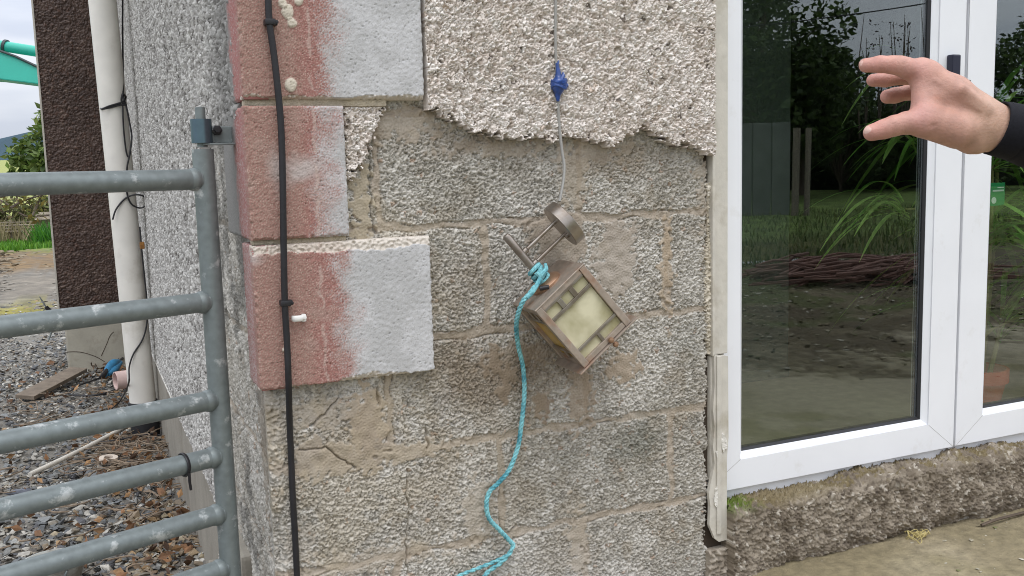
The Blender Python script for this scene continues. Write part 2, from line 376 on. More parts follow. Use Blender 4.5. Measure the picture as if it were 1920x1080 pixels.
def block_face(seed, U, V, du, perp, smears, cracks, cellsz=.0061):
    sh = U.shape
    wz = band(sh, .09/du, seed+30)*.0022; wx = band(sh, .07/du, seed+31)*.0022
    dbed = np.full(sh, 9.)
    for i, z in enumerate(BEDZ): dbed = np.minimum(dbed, np.abs(V+wz-z))
    dper = np.full(sh, 9.)
    for (z0, z1, xs) in perp:
        for x in xs: dper = np.where((V > z0) & (V < z1), np.minimum(dper, np.abs(U+wx-x)), dper)
    jw = .0078+.0018*band(sh, .12/du, seed+32)
    dj = np.minimum(dbed, dper)
    mort = 1-sstep(jw*.88, jw*1.12, dj+.0012*band(sh, .008/du, seed+35))
    sm = np.zeros(sh); smc = np.zeros(sh+(3,)); edge = .012*band(sh, .02/du, seed+33)+.010*band(sh, .05/du, seed+34)
    for (cx, cz, rx, rz, c, k) in smears:
        d = np.hypot((U-cx)/rx, (V-cz)/rz); d = (d-1)*min(rx, rz)+edge*.55
        m = (1-sstep(-.004, .006, d))*k; smc = mixc(smc, c, m)*1.0; sm = np.maximum(sm, m)
    dome, rn, til, r2, e = chips(U, V, du, cellsz, seed, 1.25, .7, .26)
    pit = sstep(.15, 1.25, band(sh, .010/du, seed+3, .5)); pit2 = sstep(.9, 1.7, band(sh, .022/du, seed+4, .5))
    h = -.0060*(1-dome)*(.35+.65*r2) + .0018*(rn-.5)+.0034*til - .0034*pit - .0034*pit2
    hm = -.0046+.0005*band(sh, .006/du, seed+5)+.0010*band(sh, .03/du, seed+6)
    h = h*(1-mort)+hm*mort
    hs = .0003+.00045*band(sh, .006/du, seed+7)+.0007*band(sh, .035/du, seed+8)
    h = h*(1-sm)+hs*sm
    gro = np.exp(-((dj-jw*1.05)/.0016)**2)*sstep(.1, .8, band(sh, .11/du, seed+9))*(1-sm)      # open line along some joints
    h -= .0060*gro
    for c in cracks: h -= .010*np.exp(-(segdist(U+.0013*band(sh, .03/du, seed+11), V+.0012*band(sh, .02/du, seed+12), c)/.0017)**2)
    # colour of the stuff itself
    big = soft(sh, .05/du, seed+13)
    c = mixc(A(177, 171, 159), A(203, 198, 188), sstep(-1.2, 1.2, big))
    c = mixc(c, A(216, 212, 203), sstep(.72, 1.0, rn)*.7); c = mixc(c, A(136, 131, 121), sstep(.22, .05, rn)*.65)
    c = mixc(c, A(170, 144, 122), ((r2 > .45) & (r2 < .465))*.7)
    c = mixc(c, A(172, 159, 142)*np.ones(3), mort*.85); 
    c = mixc(c, np.where(sm[..., None] > 0, smc/np.maximum(sm[..., None], 1e-3), 0), sm*.93)
    return h, c, big
def pz(x, y, Y=0.0): p = onY(x, y, Y); return p[0], p[2]
def smear(x, y, rx, ry, c, k=1.0):
    a = pz(x, y); b = pz(x+rx, y); d = pz(x, y+ry); return (a[0], a[1], abs(b[0]-a[0]), abs(d[1]-a[1]), np.array(A(*c)), k)
TAN, BRN, CEM = (172, 160, 143), (140, 124, 106), (174, 164, 151)
def front_wall():
    du = .00165; U, V = grid(.302, 1.332, -.06, 1.16, du)
    sm = [smear(1155, 490, 40, 66, CEM), smear(1160, 455, 34, 40, CEM), smear(1052, 455, 48, 70, (160, 147, 131), .9), smear(1020, 430, 30, 25, (156, 143, 127), .8),
          smear(926, 680, 17, 27, BRN), smear(957, 708, 24, 18, BRN), smear(945, 740, 12, 14, BRN), smear(1015, 760, 18, 22, BRN), smear(1170, 690, 30, 26, (168, 153, 134)),
          smear(650, 860, 120, 26, TAN), smear(690, 800, 36, 75, (178, 163, 142)), smear(590, 860, 45, 40, TAN), smear(600, 775, 60, 30, TAN, .7), smear(760, 850, 80, 16, TAN), smear(520, 800, 22, 60, TAN, .5),
          smear(1075, 330, 24, 60, (160, 148, 130), .75), smear(760, 235, 70, 26, (166, 153, 136), .8), smear(930, 275, 90, 16, (166, 153, 136), .7), smear(1110, 285, 70, 20, (166, 153, 136), .75),
          smear(675, 380, 20, 90, (172, 160, 138), 1), smear(1090, 740, 22, 60, (154, 138, 118), .8), smear(1000, 660, 80, 22, (156, 141, 122), .6), smear(1320, 350, 10, 60, TAN, .7),
          smear(700, 1050, 120, 22, TAN, .6), smear(900, 960, 30, 55, TAN, .7), smear(1085, 1020, 16, 60, TAN, .9), smear(1250, 500, 10, 60, (172, 154, 130), .8), smear(560, 1020, 26, 40, TAN, .35)]
    cr = [[pz(*p) for p in c] for c in CR]
    h, c, big = block_face(11, U, V, du, PERP, sm, cr)
    # brown weathering round the lantern's splashes, browner ellipses under the torn coat
    z = V; st = sstep(.2, 1.6, soft(U.shape, .03/du, 77))
    c = mixc(c, A(160, 146, 124), st*.35)
    for (x, y, rx, ry, k) in ((985, 690, 170, 75, .75), (1090, 650, 80, 110, .6), (900, 270, 190, 50, .5), (1130, 300, 200, 40, .45), (660, 820, 90, 90, .35), (880, 520, 60, 90, .25), (1180, 420, 90, 40, .2), (1200, 830, 60, 60, -.6), (1060, 860, 40, 50, -.4), (1290, 640, 50, 60, -.3)):
        ax, az = pz(x, y); bx = abs(pz(x+rx, y)[0]-ax); bz = abs(pz(x, y+ry)[1]-az)
        c = mixc(c, A(134, 119, 101) if k > 0 else A(122, 124, 114), np.clip(1.05-np.hypot((U-ax)/bx, (V-az)/bz)+.22*soft(U.shape, .02/du, int(x))+.08*band(U.shape, .012/du, int(y)), 0, 1)*abs(k))
    c = mixc(c, A(206, 204, 200), sstep(.2, .0, V-.10*np.sin(U*9))*.25)
    c = mixc(c, A(186, 172, 146), sstep(-.3, 1.2, soft(U.shape, .02/du, 78))*sstep(.8, .5, U)*.35)
    eb = .006*soft(U.shape, .025/du, 41)+.002*band(U.shape, .012/du, 40)
    h = h - .016*(1-sstep(-.002, .018, U-.304+eb))
    re = 1.316+.006*np.clip(soft(U.shape, .02/du, 42)[:, :1], -1.3, 1.3)+.003*band(U.shape, .012/du, 43)
    mask = U < re
    h = h - .008*(1-sstep(0, .010, re-U))
    return relief('block_wall', U, V, h, mask, lambda u, v, q: (u, -q, v), -.03, M_rough, None, c)
hb(front_wall())

def coat_colour(sh, rn, r2, du, seed):
    c = mixc(A(228, 217, 206), A(239, 230, 221), sstep(-1, 1, soft(sh, .04/du, seed)))
    c = mixc(c, A(246, 240, 232), sstep(.7, .95, rn)*.8); c = mixc(c, A(178, 164, 150), sstep(.24, .08, rn)*.85)
    c = mixc(c, A(104, 94, 86), (rn < .014)*.9*np.ones(sh)); c = mixc(c, A(206, 180, 156), ((r2 > .45) & (r2 < .46))*.5)
    return c
def render_coat(name, poly, seed, U0, U1, V0, V1, thick, sharp):
    du = .0016; U, V = grid(U0, U1, V0, V1, du); sh = U.shape
    wu, wv = .0035*band(sh, .012/du, seed+50)+.0022*band(sh, .006/du, seed+52), .0035*band(sh, .012/du, seed+51)+.003*band(sh, .03/du, seed+53)
    keep = np.ones(sh)
    if sharp: wu = wu*sharp(U, V); wv = wv*sharp(U, V)
    mask = inpoly(U+wu, V+wv, poly)
    dome, rn, til, r2, e = chips(U, V, du, .0068, seed, 1.3, .7, .30)
    d3, rn3, t3, q3, e3 = chips(U, V, du, .0052, seed+5, 1.1, .4)
    h = thick + .0075*dome*(.45+.55*rn) + .008*til + .0022*d3*(rn3) - .006*sstep(1.2, 2.0, band(sh, .016/du, seed+3, .5)) + .0012*band(sh, .05/du, seed+4)
    c = coat_colour(sh, rn, r2, du, seed)
    return relief(name, U, V, h, mask, lambda u, v, q: (u, -q, v), -.002, M_rough, None, c)
YC = -.027
tear = [(800, 207), (815, 205), (828, 212), (850, 225), (868, 238), (885, 245), (920, 250), (968, 262), (990, 256), (1012, 254), (1045, 266), (1056, 252), (1095, 260), (1118, 268), (1132, 263), (1140, 274), (1156, 274), (1170, 260), (1192, 248), (1216, 238), (1235, 256), (1262, 270), (1285, 268), (1312, 280), (1337, 293)]
poly = [pz(x, y, YC) for (x, y) in tear]; xr = 1.3215
poly = poly+[(xr, poly[-1][1]), (xr, 1.46), (.6395, 1.46), (.6395, poly[0][1]+.004)]
hb(render_coat('render_coat', poly, 210, .62, 1.40, .93, 1.475, .023, lambda U, V: ((U > .655) & (U < 1.315))*(V < 1.40)*1.0))
frag = [(641, 193), (700, 192), (745, 200), (722, 206), (708, 238), (697, 268), (692, 292), (684, 302), (668, 325), (655, 344), (646, 346)]
hb(render_coat('render_fragment', [pz(x, y, -.018) for x, y in frag], 260, .46, .62, .93, 1.12, .010, None))
# plain continuation of the coat above the picture
b = MB(); b.box(np.array([.62, -.026, 1.462]), np.array([1.321, .011, 2.44]), .002); hb(b.build('upper_coat', mat('coat_plain', A(205, 192, 176), .95, var=.2, vscale=120, bump=1, bscale=120, bdist=.008)))

# ---- quoins
def quoin(seed, x0, x1, z0, z1, y0, depth, sidelen, redx, redw, chiptop=0, chipbot=0, pale=None, putty=(), flake=(0, 1), side_grey=.3, browned=.8):
    """x0: arris; depth: how far the face stands off the blocks; sidelen: length of the return along the side wall"""
    du = .0018; root = None
    U, V = grid(x0, x1, z0, z1, du); sh = U.shape
    ed = np.minimum.reduce([U-x0, x1-U, V-z0, z1-V]); ed = ed+.0010*band(sh, .02/du, seed)
    h = depth - .005*(1-sstep(0, .0035, ed))
    h += .00022*band(sh, .0042/du, seed+1)+.0002*band(sh, .013/du, seed+2)-.0007*sstep(1.2, 2.2, band(sh, .0045/du, seed+25))
    rough_l = 1-sstep(redx-.03, redx+.06, U)
    h += rough_l*(.00042*band(sh, .0045/du, seed+3))
    h -= .0022*sstep(2.0, 2.6, band(sh, .009/du, seed+4))
    tl = .022*chiptop*np.clip(.8+.14*soft(sh, .03/du, seed+5)[:1]+.05*band(sh, .02/du, seed+19)[:1], .3, 1.3)
    h -= np.where(z1-V < tl, .0035+.0012*band(sh, .01/du, seed+20), 0)*(chiptop > 0)
    bl = .009*chipbot*np.clip(.5+.5*soft(sh, .03/du, seed+6)[:1], .05, 1.6)
    h -= np.where(V-z0 < bl, .011*(1-(V-z0)/np.maximum(bl, 1e-4))+.002*band(sh, .01/du, seed+21), 0)*(chipbot > 0)
    wob = .010*soft(sh, .05/du, seed+7)+.005*band(sh, .05/du, seed+8)+.009*band(sh, .005/du, seed+28)+.004*band(sh, .010/du, seed+29)
    red = 1-sstep(redx-redw, redx+redw, U+wob)
    sp = band(sh, .005/du, seed+9); red = np.clip(red*(1+.22*sp*(red < .98)), 0, 1)
    c = mixc(A(188, 187, 185), A(203, 202, 201), sstep(-1.2, 1.2, soft(sh, .03/du, seed+10)))
    c = mixc(c, A(150, 148, 144), sstep(1.1, 2.0, band(sh, .005/du, seed+11))*.6)
    c = mixc(c, A(166, 130, 119), red*.95); c = mixc(c, A(157, 106, 97), sstep(.4, .95, red)*.72*(1-sstep(.3, 1.4, soft(sh, .03/du, seed+26)+.5*sp))); c = mixc(c, A(206, 172, 164), sstep(.9, 1.6, sp)*red*.5)
    brn = (1-sstep(x0+.085, x0+.12, U+.5*wob))*browned
    c = mixc(c, A(164, 140, 126), brn*(.6+.4*np.clip(sp, -1, 1))); c = mixc(c, A(210, 188, 172), sstep(1.0, 1.8, band(sh, .004/du, seed+12))*rough_l*.55)
    if pale:
        for (cx, cz, rx, rz, k) in pale:
            c = mixc(c, A(196, 186, 180), np.clip(1.15-np.hypot((U-cx)/rx, (V-cz)/rz)+.18*soft(sh, .015/du, seed+13), 0, 1)*k)
    tb = np.maximum((z1-V < tl)*(chiptop > 0), (V-z0 < bl)*(chipbot > 0))*1.0
    c = mixc(c, A(222, 212, 198), tb*.85)
    c = mixc(c, A(200, 180, 168), (1-sstep(.001, .004, np.abs(U-x0-.125-.002*band(sh, .05/du, seed+14))))*.5*(band(sh, .05/du, seed+15) > -.6))
    for (cx, cz, r) in putty:
        d = np.hypot(U-cx, (V-cz)*.85)+.0013*soft(sh, .012/du, seed+16); m = 1-sstep(r-.0015, r, d)
        h = h+m*.0035*np.sqrt(np.clip(1-(d/r)**2, 0, 1)); c = mixc(c, A(212, 202, 184), m)
    q = relief('quoin', U, V, h, None, lambda u, v, k: (u, -k, v), -.002, M_quoin, None, c)
    # the return along the side of the house, butted to the face block
    du2 = .0024; Uy, Vz = grid(-depth+.0058, sidelen, z0, z1, du2); s2 = Uy.shape
    ed2 = np.minimum.reduce([sidelen-Uy, Vz-z0, z1-Vz]); h2 = -.004*(1-sstep(0, .004, ed2+.001*band(s2, .02/du2, seed+60)))
    h2 += .0004*band(s2, .006/du2, seed+61)
    fy = Uy+.010*soft(s2, .02/du2, seed+62)
    rd = 1-sstep(side_grey*sidelen+.02, side_grey*sidelen+.06, fy) if side_grey < 1 else np.ones(s2)
    c2 = mixc(A(140, 138, 134), A(170, 116, 110), rd*.95)
    st = band(s2, .008/du2, seed+63, .5, (.28, 1)); m = sstep(flake[1], flake[1]+.25, st+flake[0]*(1-(Vz-z0)/(z1-z0)))*rd
    c2 = mixc(c2, A(196, 182, 176), m*.85); h2 = h2-.0006*m
    s = relief('quoin_return', Uy, Vz, h2, None, lambda u, v, k: (x0-k, u, v), -(.335-x0), M_quoin, None, c2, flip=True)
    s.parent = q
    return hb(q)
def X_(x, y): return pz(x, y, -.03)[0]
q1a = pz(432, 182, -.03); q3t = pz(620, 452, -.03)
quoin(301, .2875, .634, 1.132, 1.47, 0, .030, .118, .447, .028, chipbot=.9, putty=[pz(540, 22, -.03)+(.011,), pz(547, 42, -.03)+(.008,), pz(530, 8, -.03)+(.006,), pz(545, 160, -.03)+(.010,), pz(560, 2, -.03)+(.008,)], flake=(0, .9))
quoin(321, .2875, .472, .8755, 1.1205, 0, .031, .262, .440, .04, pale=[pz(565, 315, -.03)+(.045, .03, .8), pz(515, 310, -.03)+(.02, .05, .5)], flake=(.7, .7), side_grey=.22)
quoin(341, .2875, .6345, .592, .8665, 0, .029, .092, .453, .035, chiptop=1, chipbot=1.2, pale=[pz(470, 480, -.03)+(.03, .02, .6)], flake=(.3, -.2), side_grey=1, putty=[pz(532, 656, -.03)+(.004,)])
quoin(361, .2875, .50, 1.482, 1.70, 0, .030, .21, .455, .035)
# bedding mortar between the quoins
M_lime = mat('lime_mortar', A(200, 188, 166), .95, var=.25, vscale=60, bump=.9, bscale=150, bdist=.006)
for z0, z1, x1 in ((1.1195, 1.1335, .56), (.8645, .8770, .468)):
    b = MB(); b.box(np.array([.292, -.017, z0]), np.array([x1, .02, z1]), .004); hb(b.build('bed_mortar', M_lime))

# ---- side wall
SX = .312
def side_blocks():
    du = .003; U, V = grid(.013, .80, -.25, 1.14, du)
    h, c, big = block_face(401, U, V, du, [(a, b_, tuple(x-.3 for x in xs)) for a, b_, xs in PERP], [(.13, .50, .04, .2, np.array(A(140, 128, 112)), .7), (.25, .9, .05, .12, np.array(A(120, 112, 104)), .6)], [], .009)
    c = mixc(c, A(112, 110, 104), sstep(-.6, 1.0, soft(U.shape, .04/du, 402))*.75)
    return relief('side_block_wall', U, V, h*1.3, None, lambda u, v, k: (SX-k, u, v), -.015, M_rough, None, c, flip=True)
hb(side_blocks())
def side_coat():
    du, dv = .0048, .0036; U, V = grid(.06, 4.86, .098, 2.05, du, dv); sh = U.shape
    wob = .03*soft(sh, 30, 421)
    mask = ~((U < .66+wob) & (V < 1.10+.5*wob))
    f1, f2, rn, til, r2 = worley(U+.004*band(sh, 6, 423), V+.004*band(sh, 6, 424), .012, 425, 1.1)
    h = .018+.009*sstep(0, .4, f2-f1)*(.4+.6*rn)+.012*til-.006*sstep(1.0, 1.8, band(sh, 6, 426))
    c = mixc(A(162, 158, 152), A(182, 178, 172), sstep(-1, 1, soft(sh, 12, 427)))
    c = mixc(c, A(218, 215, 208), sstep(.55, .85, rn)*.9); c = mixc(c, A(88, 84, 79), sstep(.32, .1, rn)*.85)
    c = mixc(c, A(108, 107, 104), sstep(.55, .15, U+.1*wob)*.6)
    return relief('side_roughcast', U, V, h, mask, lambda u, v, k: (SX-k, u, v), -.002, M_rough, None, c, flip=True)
hb(side_coat())
b = MB(); b.box(np.array([.289, .42, -.6]), np.array([.34, 4.85, .100]), .010); b.box(np.array([.27, .42, -.6]), np.array([.31, 1.0, -.12]), .006)
hb(b.build('plinth', mat('plinth_concrete', A(150, 144, 132), .9, var=.15, vscale=8, bump=.5, bscale=90, bdist=.004, c2=A(120, 112, 100), c2scale=3, c2lo=.5, c2hi=.75)))
b = MB(); b.box(np.array([.286, 2.2, .101]), np.array([.312, 4.85, .112]), .003); hb(b.build('bell_bead', M_white))

# ---- pier: a dark dashed wall end beyond the downpipe
pier = empty('pier', 'dark brown pebbledashed pier with pale bead and concrete foot behind the white downpipe', 'pier', (0, 4.9, PZ))
def pier_face():
    x0, x1, y0 = -.148, .287, 4.86; dv = .0042; U, V = grid(x0, x1, .10, 2.6, dv); sh = U.shape
    f1, f2, rn, til, r2 = worley(U+.003*band(sh, 5, 441), V+.003*band(sh, 5, 442), .0125, 443, 1.35)
    h = .009*sstep(0, .4, f2-f1)*(.4+.6*rn)+.014*til
    c = mixc(A(68, 50, 41), A(86, 67, 57), sstep(-1, 1, soft(sh, 10, 444))); c = mixc(c, A(112, 92, 80), sstep(.82, .97, rn)*.8); c = mixc(c, A(90, 62, 48), ((r2 > .4) & (r2 < .5))*.6)
    m = mat('brown_dash', attr=True, rough=.55, spec=.5, var=.1, vscale=200)
    o = relief('dashed_face', U, V, h, None, lambda u, v, k: (u, y0-k, v), -.015, m, None, c)
    o.parent = pier; o.matrix_parent_inverse = Matrix.Translation((0, -4.9, -PZ))
    def pb(o): o.parent = pier; o.matrix_parent_inverse = Matrix.Translation((0, -4.9, -PZ)); return o
    bb = MB(); bb.box(np.array([x0+.004, y0+.016, .10]), np.array([x1, y0+.5, 2.6])); pb(bb.build('pier_core', mat('brown_render', A(62, 50, 45), .9, var=.3, vscale=60, bump=1, bscale=90, bdist=.006)))
    bb = MB(); bb.box(np.array([x0-.012, y0-.014, .10]), np.array([x0-.0005, y0+.02, 2.6]), .003); pb(bb.build('corner_bead', mat('bead', A(186, 180, 168), .6, var=.15, vscale=15)))
    bb = MB(); bb.box(np.array([x0+.018, y0-.004, -.5]), np.array([x1, y0+.5, .098]), .012)
    pb(bb.build('concrete_foot', mat('foot_concrete', A(172, 167, 152), .9, var=.18, vscale=7, bump=.4, bscale=70, bdist=.004, c2=A(112, 100, 84), c2scale=4, c2lo=.5, c2hi=.75)))
    # cracks in the foot, drawn as thin dark brown tubes
    bb = MB()
    for pts in ([(121, 660), (150, 660), (178, 668), (196, 678)], [(190, 667), (200, 645), (206, 630), (213, 622)]):
        bb.tube([onY(x, y, y0-.0045) for x, y in pts], .0022, 5, True, 4)
    pb(bb.build('crack', mat('crack_brown', A(78, 66, 56), 1)))
pier_face()

# ---- doors
YD = .055
def leaf(name, x0, x1, zb, zt, gx0, gx1, gz0, handle):
    sash = MB()
    z1 = zt
    fy, by = .030, .095
    sash.poly_prism([(x0, fy, zb), (x1, fy, zb), (gx1, fy, gz0), (gx0, fy, gz0)], (0, by-fy, 0))     # bottom rail, mitred
    sash.poly_prism([(x1, fy, zb), (x1, fy, z1), (gx1, fy, z1-.115), (gx1, fy, gz0)], (0, by-fy, 0))
    sash.poly_prism([(gx0, fy, gz0), (gx0, fy, z1-.115), (x0, fy, z1), (x0, fy, zb)], (0, by-fy, 0))
    sash.poly_prism([(gx0, fy, z1-.115), (gx1, fy, z1-.115), (x1, fy, z1), (x0, fy, z1)], (0, by-fy, 0))
    bmesh.ops.remove_doubles(sash.bm, verts=sash.bm.verts[:], dist=1e-5)
    o = sash.build(name, M_upvc)
    mo = o.modifiers.new('bevel', 'BEVEL'); mo.width = .0014; mo.segments = 2; mo.limit_method = 'ANGLE'; mo.angle_limit = math.radians(30)
    hb(o)
    def sub(b, nm, m, sm=False): s = b.build(nm, m, None, sm); s.parent = o; return s
    # bead sloping to the glass, then the black gasket
    b = MB()
    w, g = .016, .005
    def ring(dx, y0, dx2, y1, th):
        c0 = [(gx0+dx, gz0+dx), (gx1-dx, gz0+dx), (gx1-dx, z1-.115-dx), (gx0+dx, z1-.115-dx)]
        c1 = [(gx0+dx2, gz0+dx2), (gx1-dx2, gz0+dx2), (gx1-dx2, z1-.115-dx2), (gx0+dx2, z1-.115-dx2)]
        for i in range(4):
            a, a2, d, d2 = c0[i], c0[(i+1) % 4], c1[i], c1[(i+1) % 4]
            vs = [(a[0], y0, a[1]), (a2[0], y0, a2[1]), (d2[0], y1, d2[1]), (d[0], y1, d[1])]
            b.poly_prism(vs, (0, th, 0))
    ring(.0003, .034, .014, .046, .02); sub(b, 'glazing_bead', M_upvc)
    b = MB(); ring(.0143, .047, .0195, .0535, .02); sub(b, 'gasket', M_gasket)
    for (xa, xb) in ((x0, gx0), (x1, gx1)):
        b = MB(); a_ = np.array([xa, fy-.0002, zb]); c_ = np.array([xb, fy-.0002, gz0]); t_ = np.array([-(c_-a_)[2], 0, (c_-a_)[0]]); t_ = t_/np.linalg.norm(t_)*.0006
        b.poly_prism([a_-t_, c_-t_, c_+t_, a_+t_], (0, .004, 0)); sub(b, 'mitre_seam', M_seam)
    b = MB(); b.box(np.array([gx0+.012, YD, gz0+.012]), np.array([gx1-.012, YD+.004, z1-.127])); sub(b, 'glass_pane', M_glass)
    if handle:
        b = MB()
        hx, hz = onY(1787, 100, .022)[0], onY(1787, 122, .022)[2]
        b.box(np.array([hx-.014, .008, hz-.075]), np.array([hx+.014, .0297, hz+.026]), .004)
        sub(b, 'handle', mat('navy_handle', (.02, .021, .04), .35))
        b = MB(); b.lathe([(.004, 0), (.004, .008)], (onY(1814, 153, .03)[0], .0225, onY(1814, 153, .03)[2]), (0, 1, 0), 10); sub(b, 'rail_screw', M_blk)
    return o
leaf('door_leaf', 1.321, 2.1565, .1975, 2.08, 1.436, 2.062, .271, True)
leaf('door_leaf', 2.1655, 3.02, .1975, 2.08, 2.267, 2.90, .271, False)
b = MB()
b.box(np.array([1.321, .046, .150]), np.array([3.06, .12, .1965]), .002)
b.box(np.array([1.321, .04, 2.082]), np.array([3.06, .12, 2.12]), .003)
b.box(np.array([1.301, .06, .15]), np.array([1.3195, .12, 2.12])); b.box(np.array([3.022, .04, .15]), np.array([3.07, .12, 2.12]))
b.box(np.array([2.1575, .060, .1975]), np.array([2.1645, .1, 2.08]))
hb(b.build('door_frame', M_upvc))
# trim strip closing the coat against the door frame, broken lower piece
def strip():
    m = mat('reveal_plaster', A(204, 199, 187), .85, var=.1, vscale=30, bump=.3, bscale=120, c2=A(176, 168, 150), c2scale=10, c2lo=.5, c2hi=.7)
    b = MB(); z1 = onY(1345, 665, .0)[2]
    b.box(np.array([1.3235, -.012, z1]), np.array([1.3312, .028, 2.3]), .002)
    b.box(np.array([1.3315, -.003, z1+.001]), np.array([1.373, .0285, 2.3]), .003)
    hb(b.build('reveal_strip', m))
    b = MB(); zb = onY(1345, 1012, 0)[2]; pts = []
    left = [(1339, 665), (1340, 720), (1337, 770), (1340, 800), (1337, 835), (1340, 870), (1335, 895), (1329, 925), (1332, 950), (1330, 985), (1340, 1010), (1348, 1016)]
    pts = [pz(x, y, -.012) for x, y in left]
    right = [(1363, 1012), (1363, 860), (1366, 820), (1365, 668)]
    poly = [(x, -.012, z) for x, z in pts]+[(pz(x, y, -.012)[0], -.012, pz(x, y, -.012)[1]) for x, y in right]
    b.poly_prism(poly, (0, .009, 0))
    b.box(np.array([1.3325, -.0165, zb+.02]), np.array([1.346, -.0125, z1]), .002)
    b.box(np.array([1.325, -.0025, zb+.03]), np.array([1.366, .028, z1-.0015]), .004)
    o = b.build('broken_strip', m)
    hb(o)
    mw = mat('fresh_break', A(228, 224, 214), .95, var=.2, vscale=90, bump=1, bscale=140, bdist=.006)
    for (x, y, rx, rz, sd_) in ((1356, 828, .011, .030, 1), (1346, 850, .009, .016, 2), (1342, 930, .008, .030, 3)):
        p = pz(x, y, -.012); r = np.random.RandomState(sd_); pts = [(p[0]+rx*math.cos(t)*r.uniform(.5, 1.2), -.0122, p[1]+rz*math.sin(t)*r.uniform(.5, 1.2)) for t in np.arange(11)*2*math.pi/11]
        b = MB(); b.poly_prism(pts, (0, -.0042, 0)); hb(b.build('plaster_chip', mw))
strip()
def rag():
    du = .0016; U, V = grid(1.285, 1.3245, .17, .95, du); sh = U.shape
    ragl = 1.315+.006*np.repeat(soft((sh[0], 8), 14, 611)[:, :1], sh[1], 1)+.003*band(sh, 5, 612)
    keep = soft(sh, 16, 613)
    mask = (U > np.minimum(ragl, 1.3185)) & (V > .55)
    h = .003+.0016*band(sh, 8, 614)+.001*band(sh, 3, 615)-.006*sstep(.006, 0, U-ragl)
    c = mixc(A(204, 194, 174), A(226, 218, 202), sstep(-1, 1, soft(sh, 6, 616)))
    hb(relief('plaster_edge', U, V, h, mask, lambda u, v, k: (u, -k, v), -.012, M_rough, None, c))
rag()
b = MB(); b.box(np.array([1.299, .012, -.2]), np.array([1.372, .0283, 2.1])); hb(b.build('gap_packing', mat('packing', A(70, 60, 50), 1)))

# ---- doorstep
def step():
    du = .0023; L = 1.75
    # profile walks from under the door out along the top, round the nose and down the face
    s_top, s_face = .085, .205; U, V = grid(1.364, 1.364+L, 0, s_top+s_face, du); sh = U.shape
    n = .0016*band(sh, .02/du, 501)+.0022*band(sh, .06/du, 502)+.0016*band(sh, .009/du, 503)+.0010*band(sh, .005/du, 513)-.004*sstep(1.1, 2.2, band(sh, .03/du, 504))
    f1, f2, rn, til, r2 = worley(U, V, .0075, 505, 1.1); n += .0020*sstep(0, .4, f2-f1)*rn+.0026*til
    yb, zt, yf = .05, .172, -.033; rr = .022
    a = V; th = np.clip((a-(s_top-rr))/(rr*1.57), 0, 1)*math.pi/2
    flat = np.minimum(a, s_top-rr); down = np.clip(a-(s_top-rr)-rr*1.57, 0, None)
    cy = yb-flat - rr*np.sin(th); cz = zt - rr*(1-np.cos(th)) - down
    lowbite = sstep(.10, .17, down)*(.012+.014*soft(sh, .04/du, 506))
    ny, nz = -np.sin(th), np.cos(th)
    Y = cy+ny*(n-lowbite); Z = cz+nz*n+.006*soft(sh, .05/du, 507)*(down == 0)
    topm = (1-th/(math.pi/2))
    c = mixc(A(122, 111, 96), A(152, 141, 125), sstep(-1.1, 1.1, soft(sh, .03/du, 508)))
    c = mixc(c, A(196, 188, 174), (rn > .93)*.7); c = mixc(c, A(92, 82, 72), (rn < .14)*.6)
    mossn = soft(sh, .015/du, 509)+.4*band(sh, .02/du, 510)
    left = 1-sstep(1.38, 1.50, U)
    moss = sstep(.1, .7, mossn+1.5*topm-1.1+.45*(1-sstep(1.6, 2.0, U)))*topm
    gr = sstep(.1, .6, mossn+2.2*left*sstep(.0, .03, V)-.7)*topm*left
    c = mixc(c, A(122, 108, 68), moss*.6); c = mixc(c, A(92, 116, 32), gr*.95)
    Z = Z+gr*(.006+.004*band(sh, .006/du, 511))+moss*.0022*band(sh, .006/du, 512)
    U = np.c_[U[:, :1], U]; Y = np.c_[np.full(sh[0], .042), Y]; Z = np.c_[np.minimum(Z[:, :1], .16), Z]; c = np.concatenate([c[:, :1], c], 1); sh = U.shape
    idx = np.arange(U.size).reshape(sh); q = np.stack([idx[:-1, :-1], idx[1:, :-1], idx[1:, 1:], idx[:-1, 1:]], -1).reshape(-1, 4)
    st = empty('doorstep', 'rough mossy concrete step below the white glass doors', 'doorstep', (2.2, 0, 0))
    o = mesh_np('step_face', np.stack([U, Y, Z], -1).reshape(-1, 3), [q], M_rough, st, True, c); o.matrix_parent_inverse = Matrix.Translation((-2.2, 0, 0))
    b = MB(); b.box(np.array([1.364, -.008, -.1]), np.array([1.364+L, .044, .135])); k = b.build('step_body', M_core, st); k.matrix_parent_inverse = Matrix.Translation((-2.2, 0, 0))
    U2, V2 = grid(1.312, 1.372, -.05, .075, .003); h2 = .012+.003*band(U2.shape, 6, 521)+.002*band(U2.shape, 3, 522); c2 = mixc(A(150, 139, 124), A(176, 166, 151), sstep(-1, 1, soft(U2.shape, 8, 523)))
    k = relief('step_end', U2, V2, h2, None, lambda u, v, q: (u, -q, v), -.01, M_rough, st, c2); k.matrix_parent_inverse = Matrix.Translation((-2.2, 0, 0))
step()

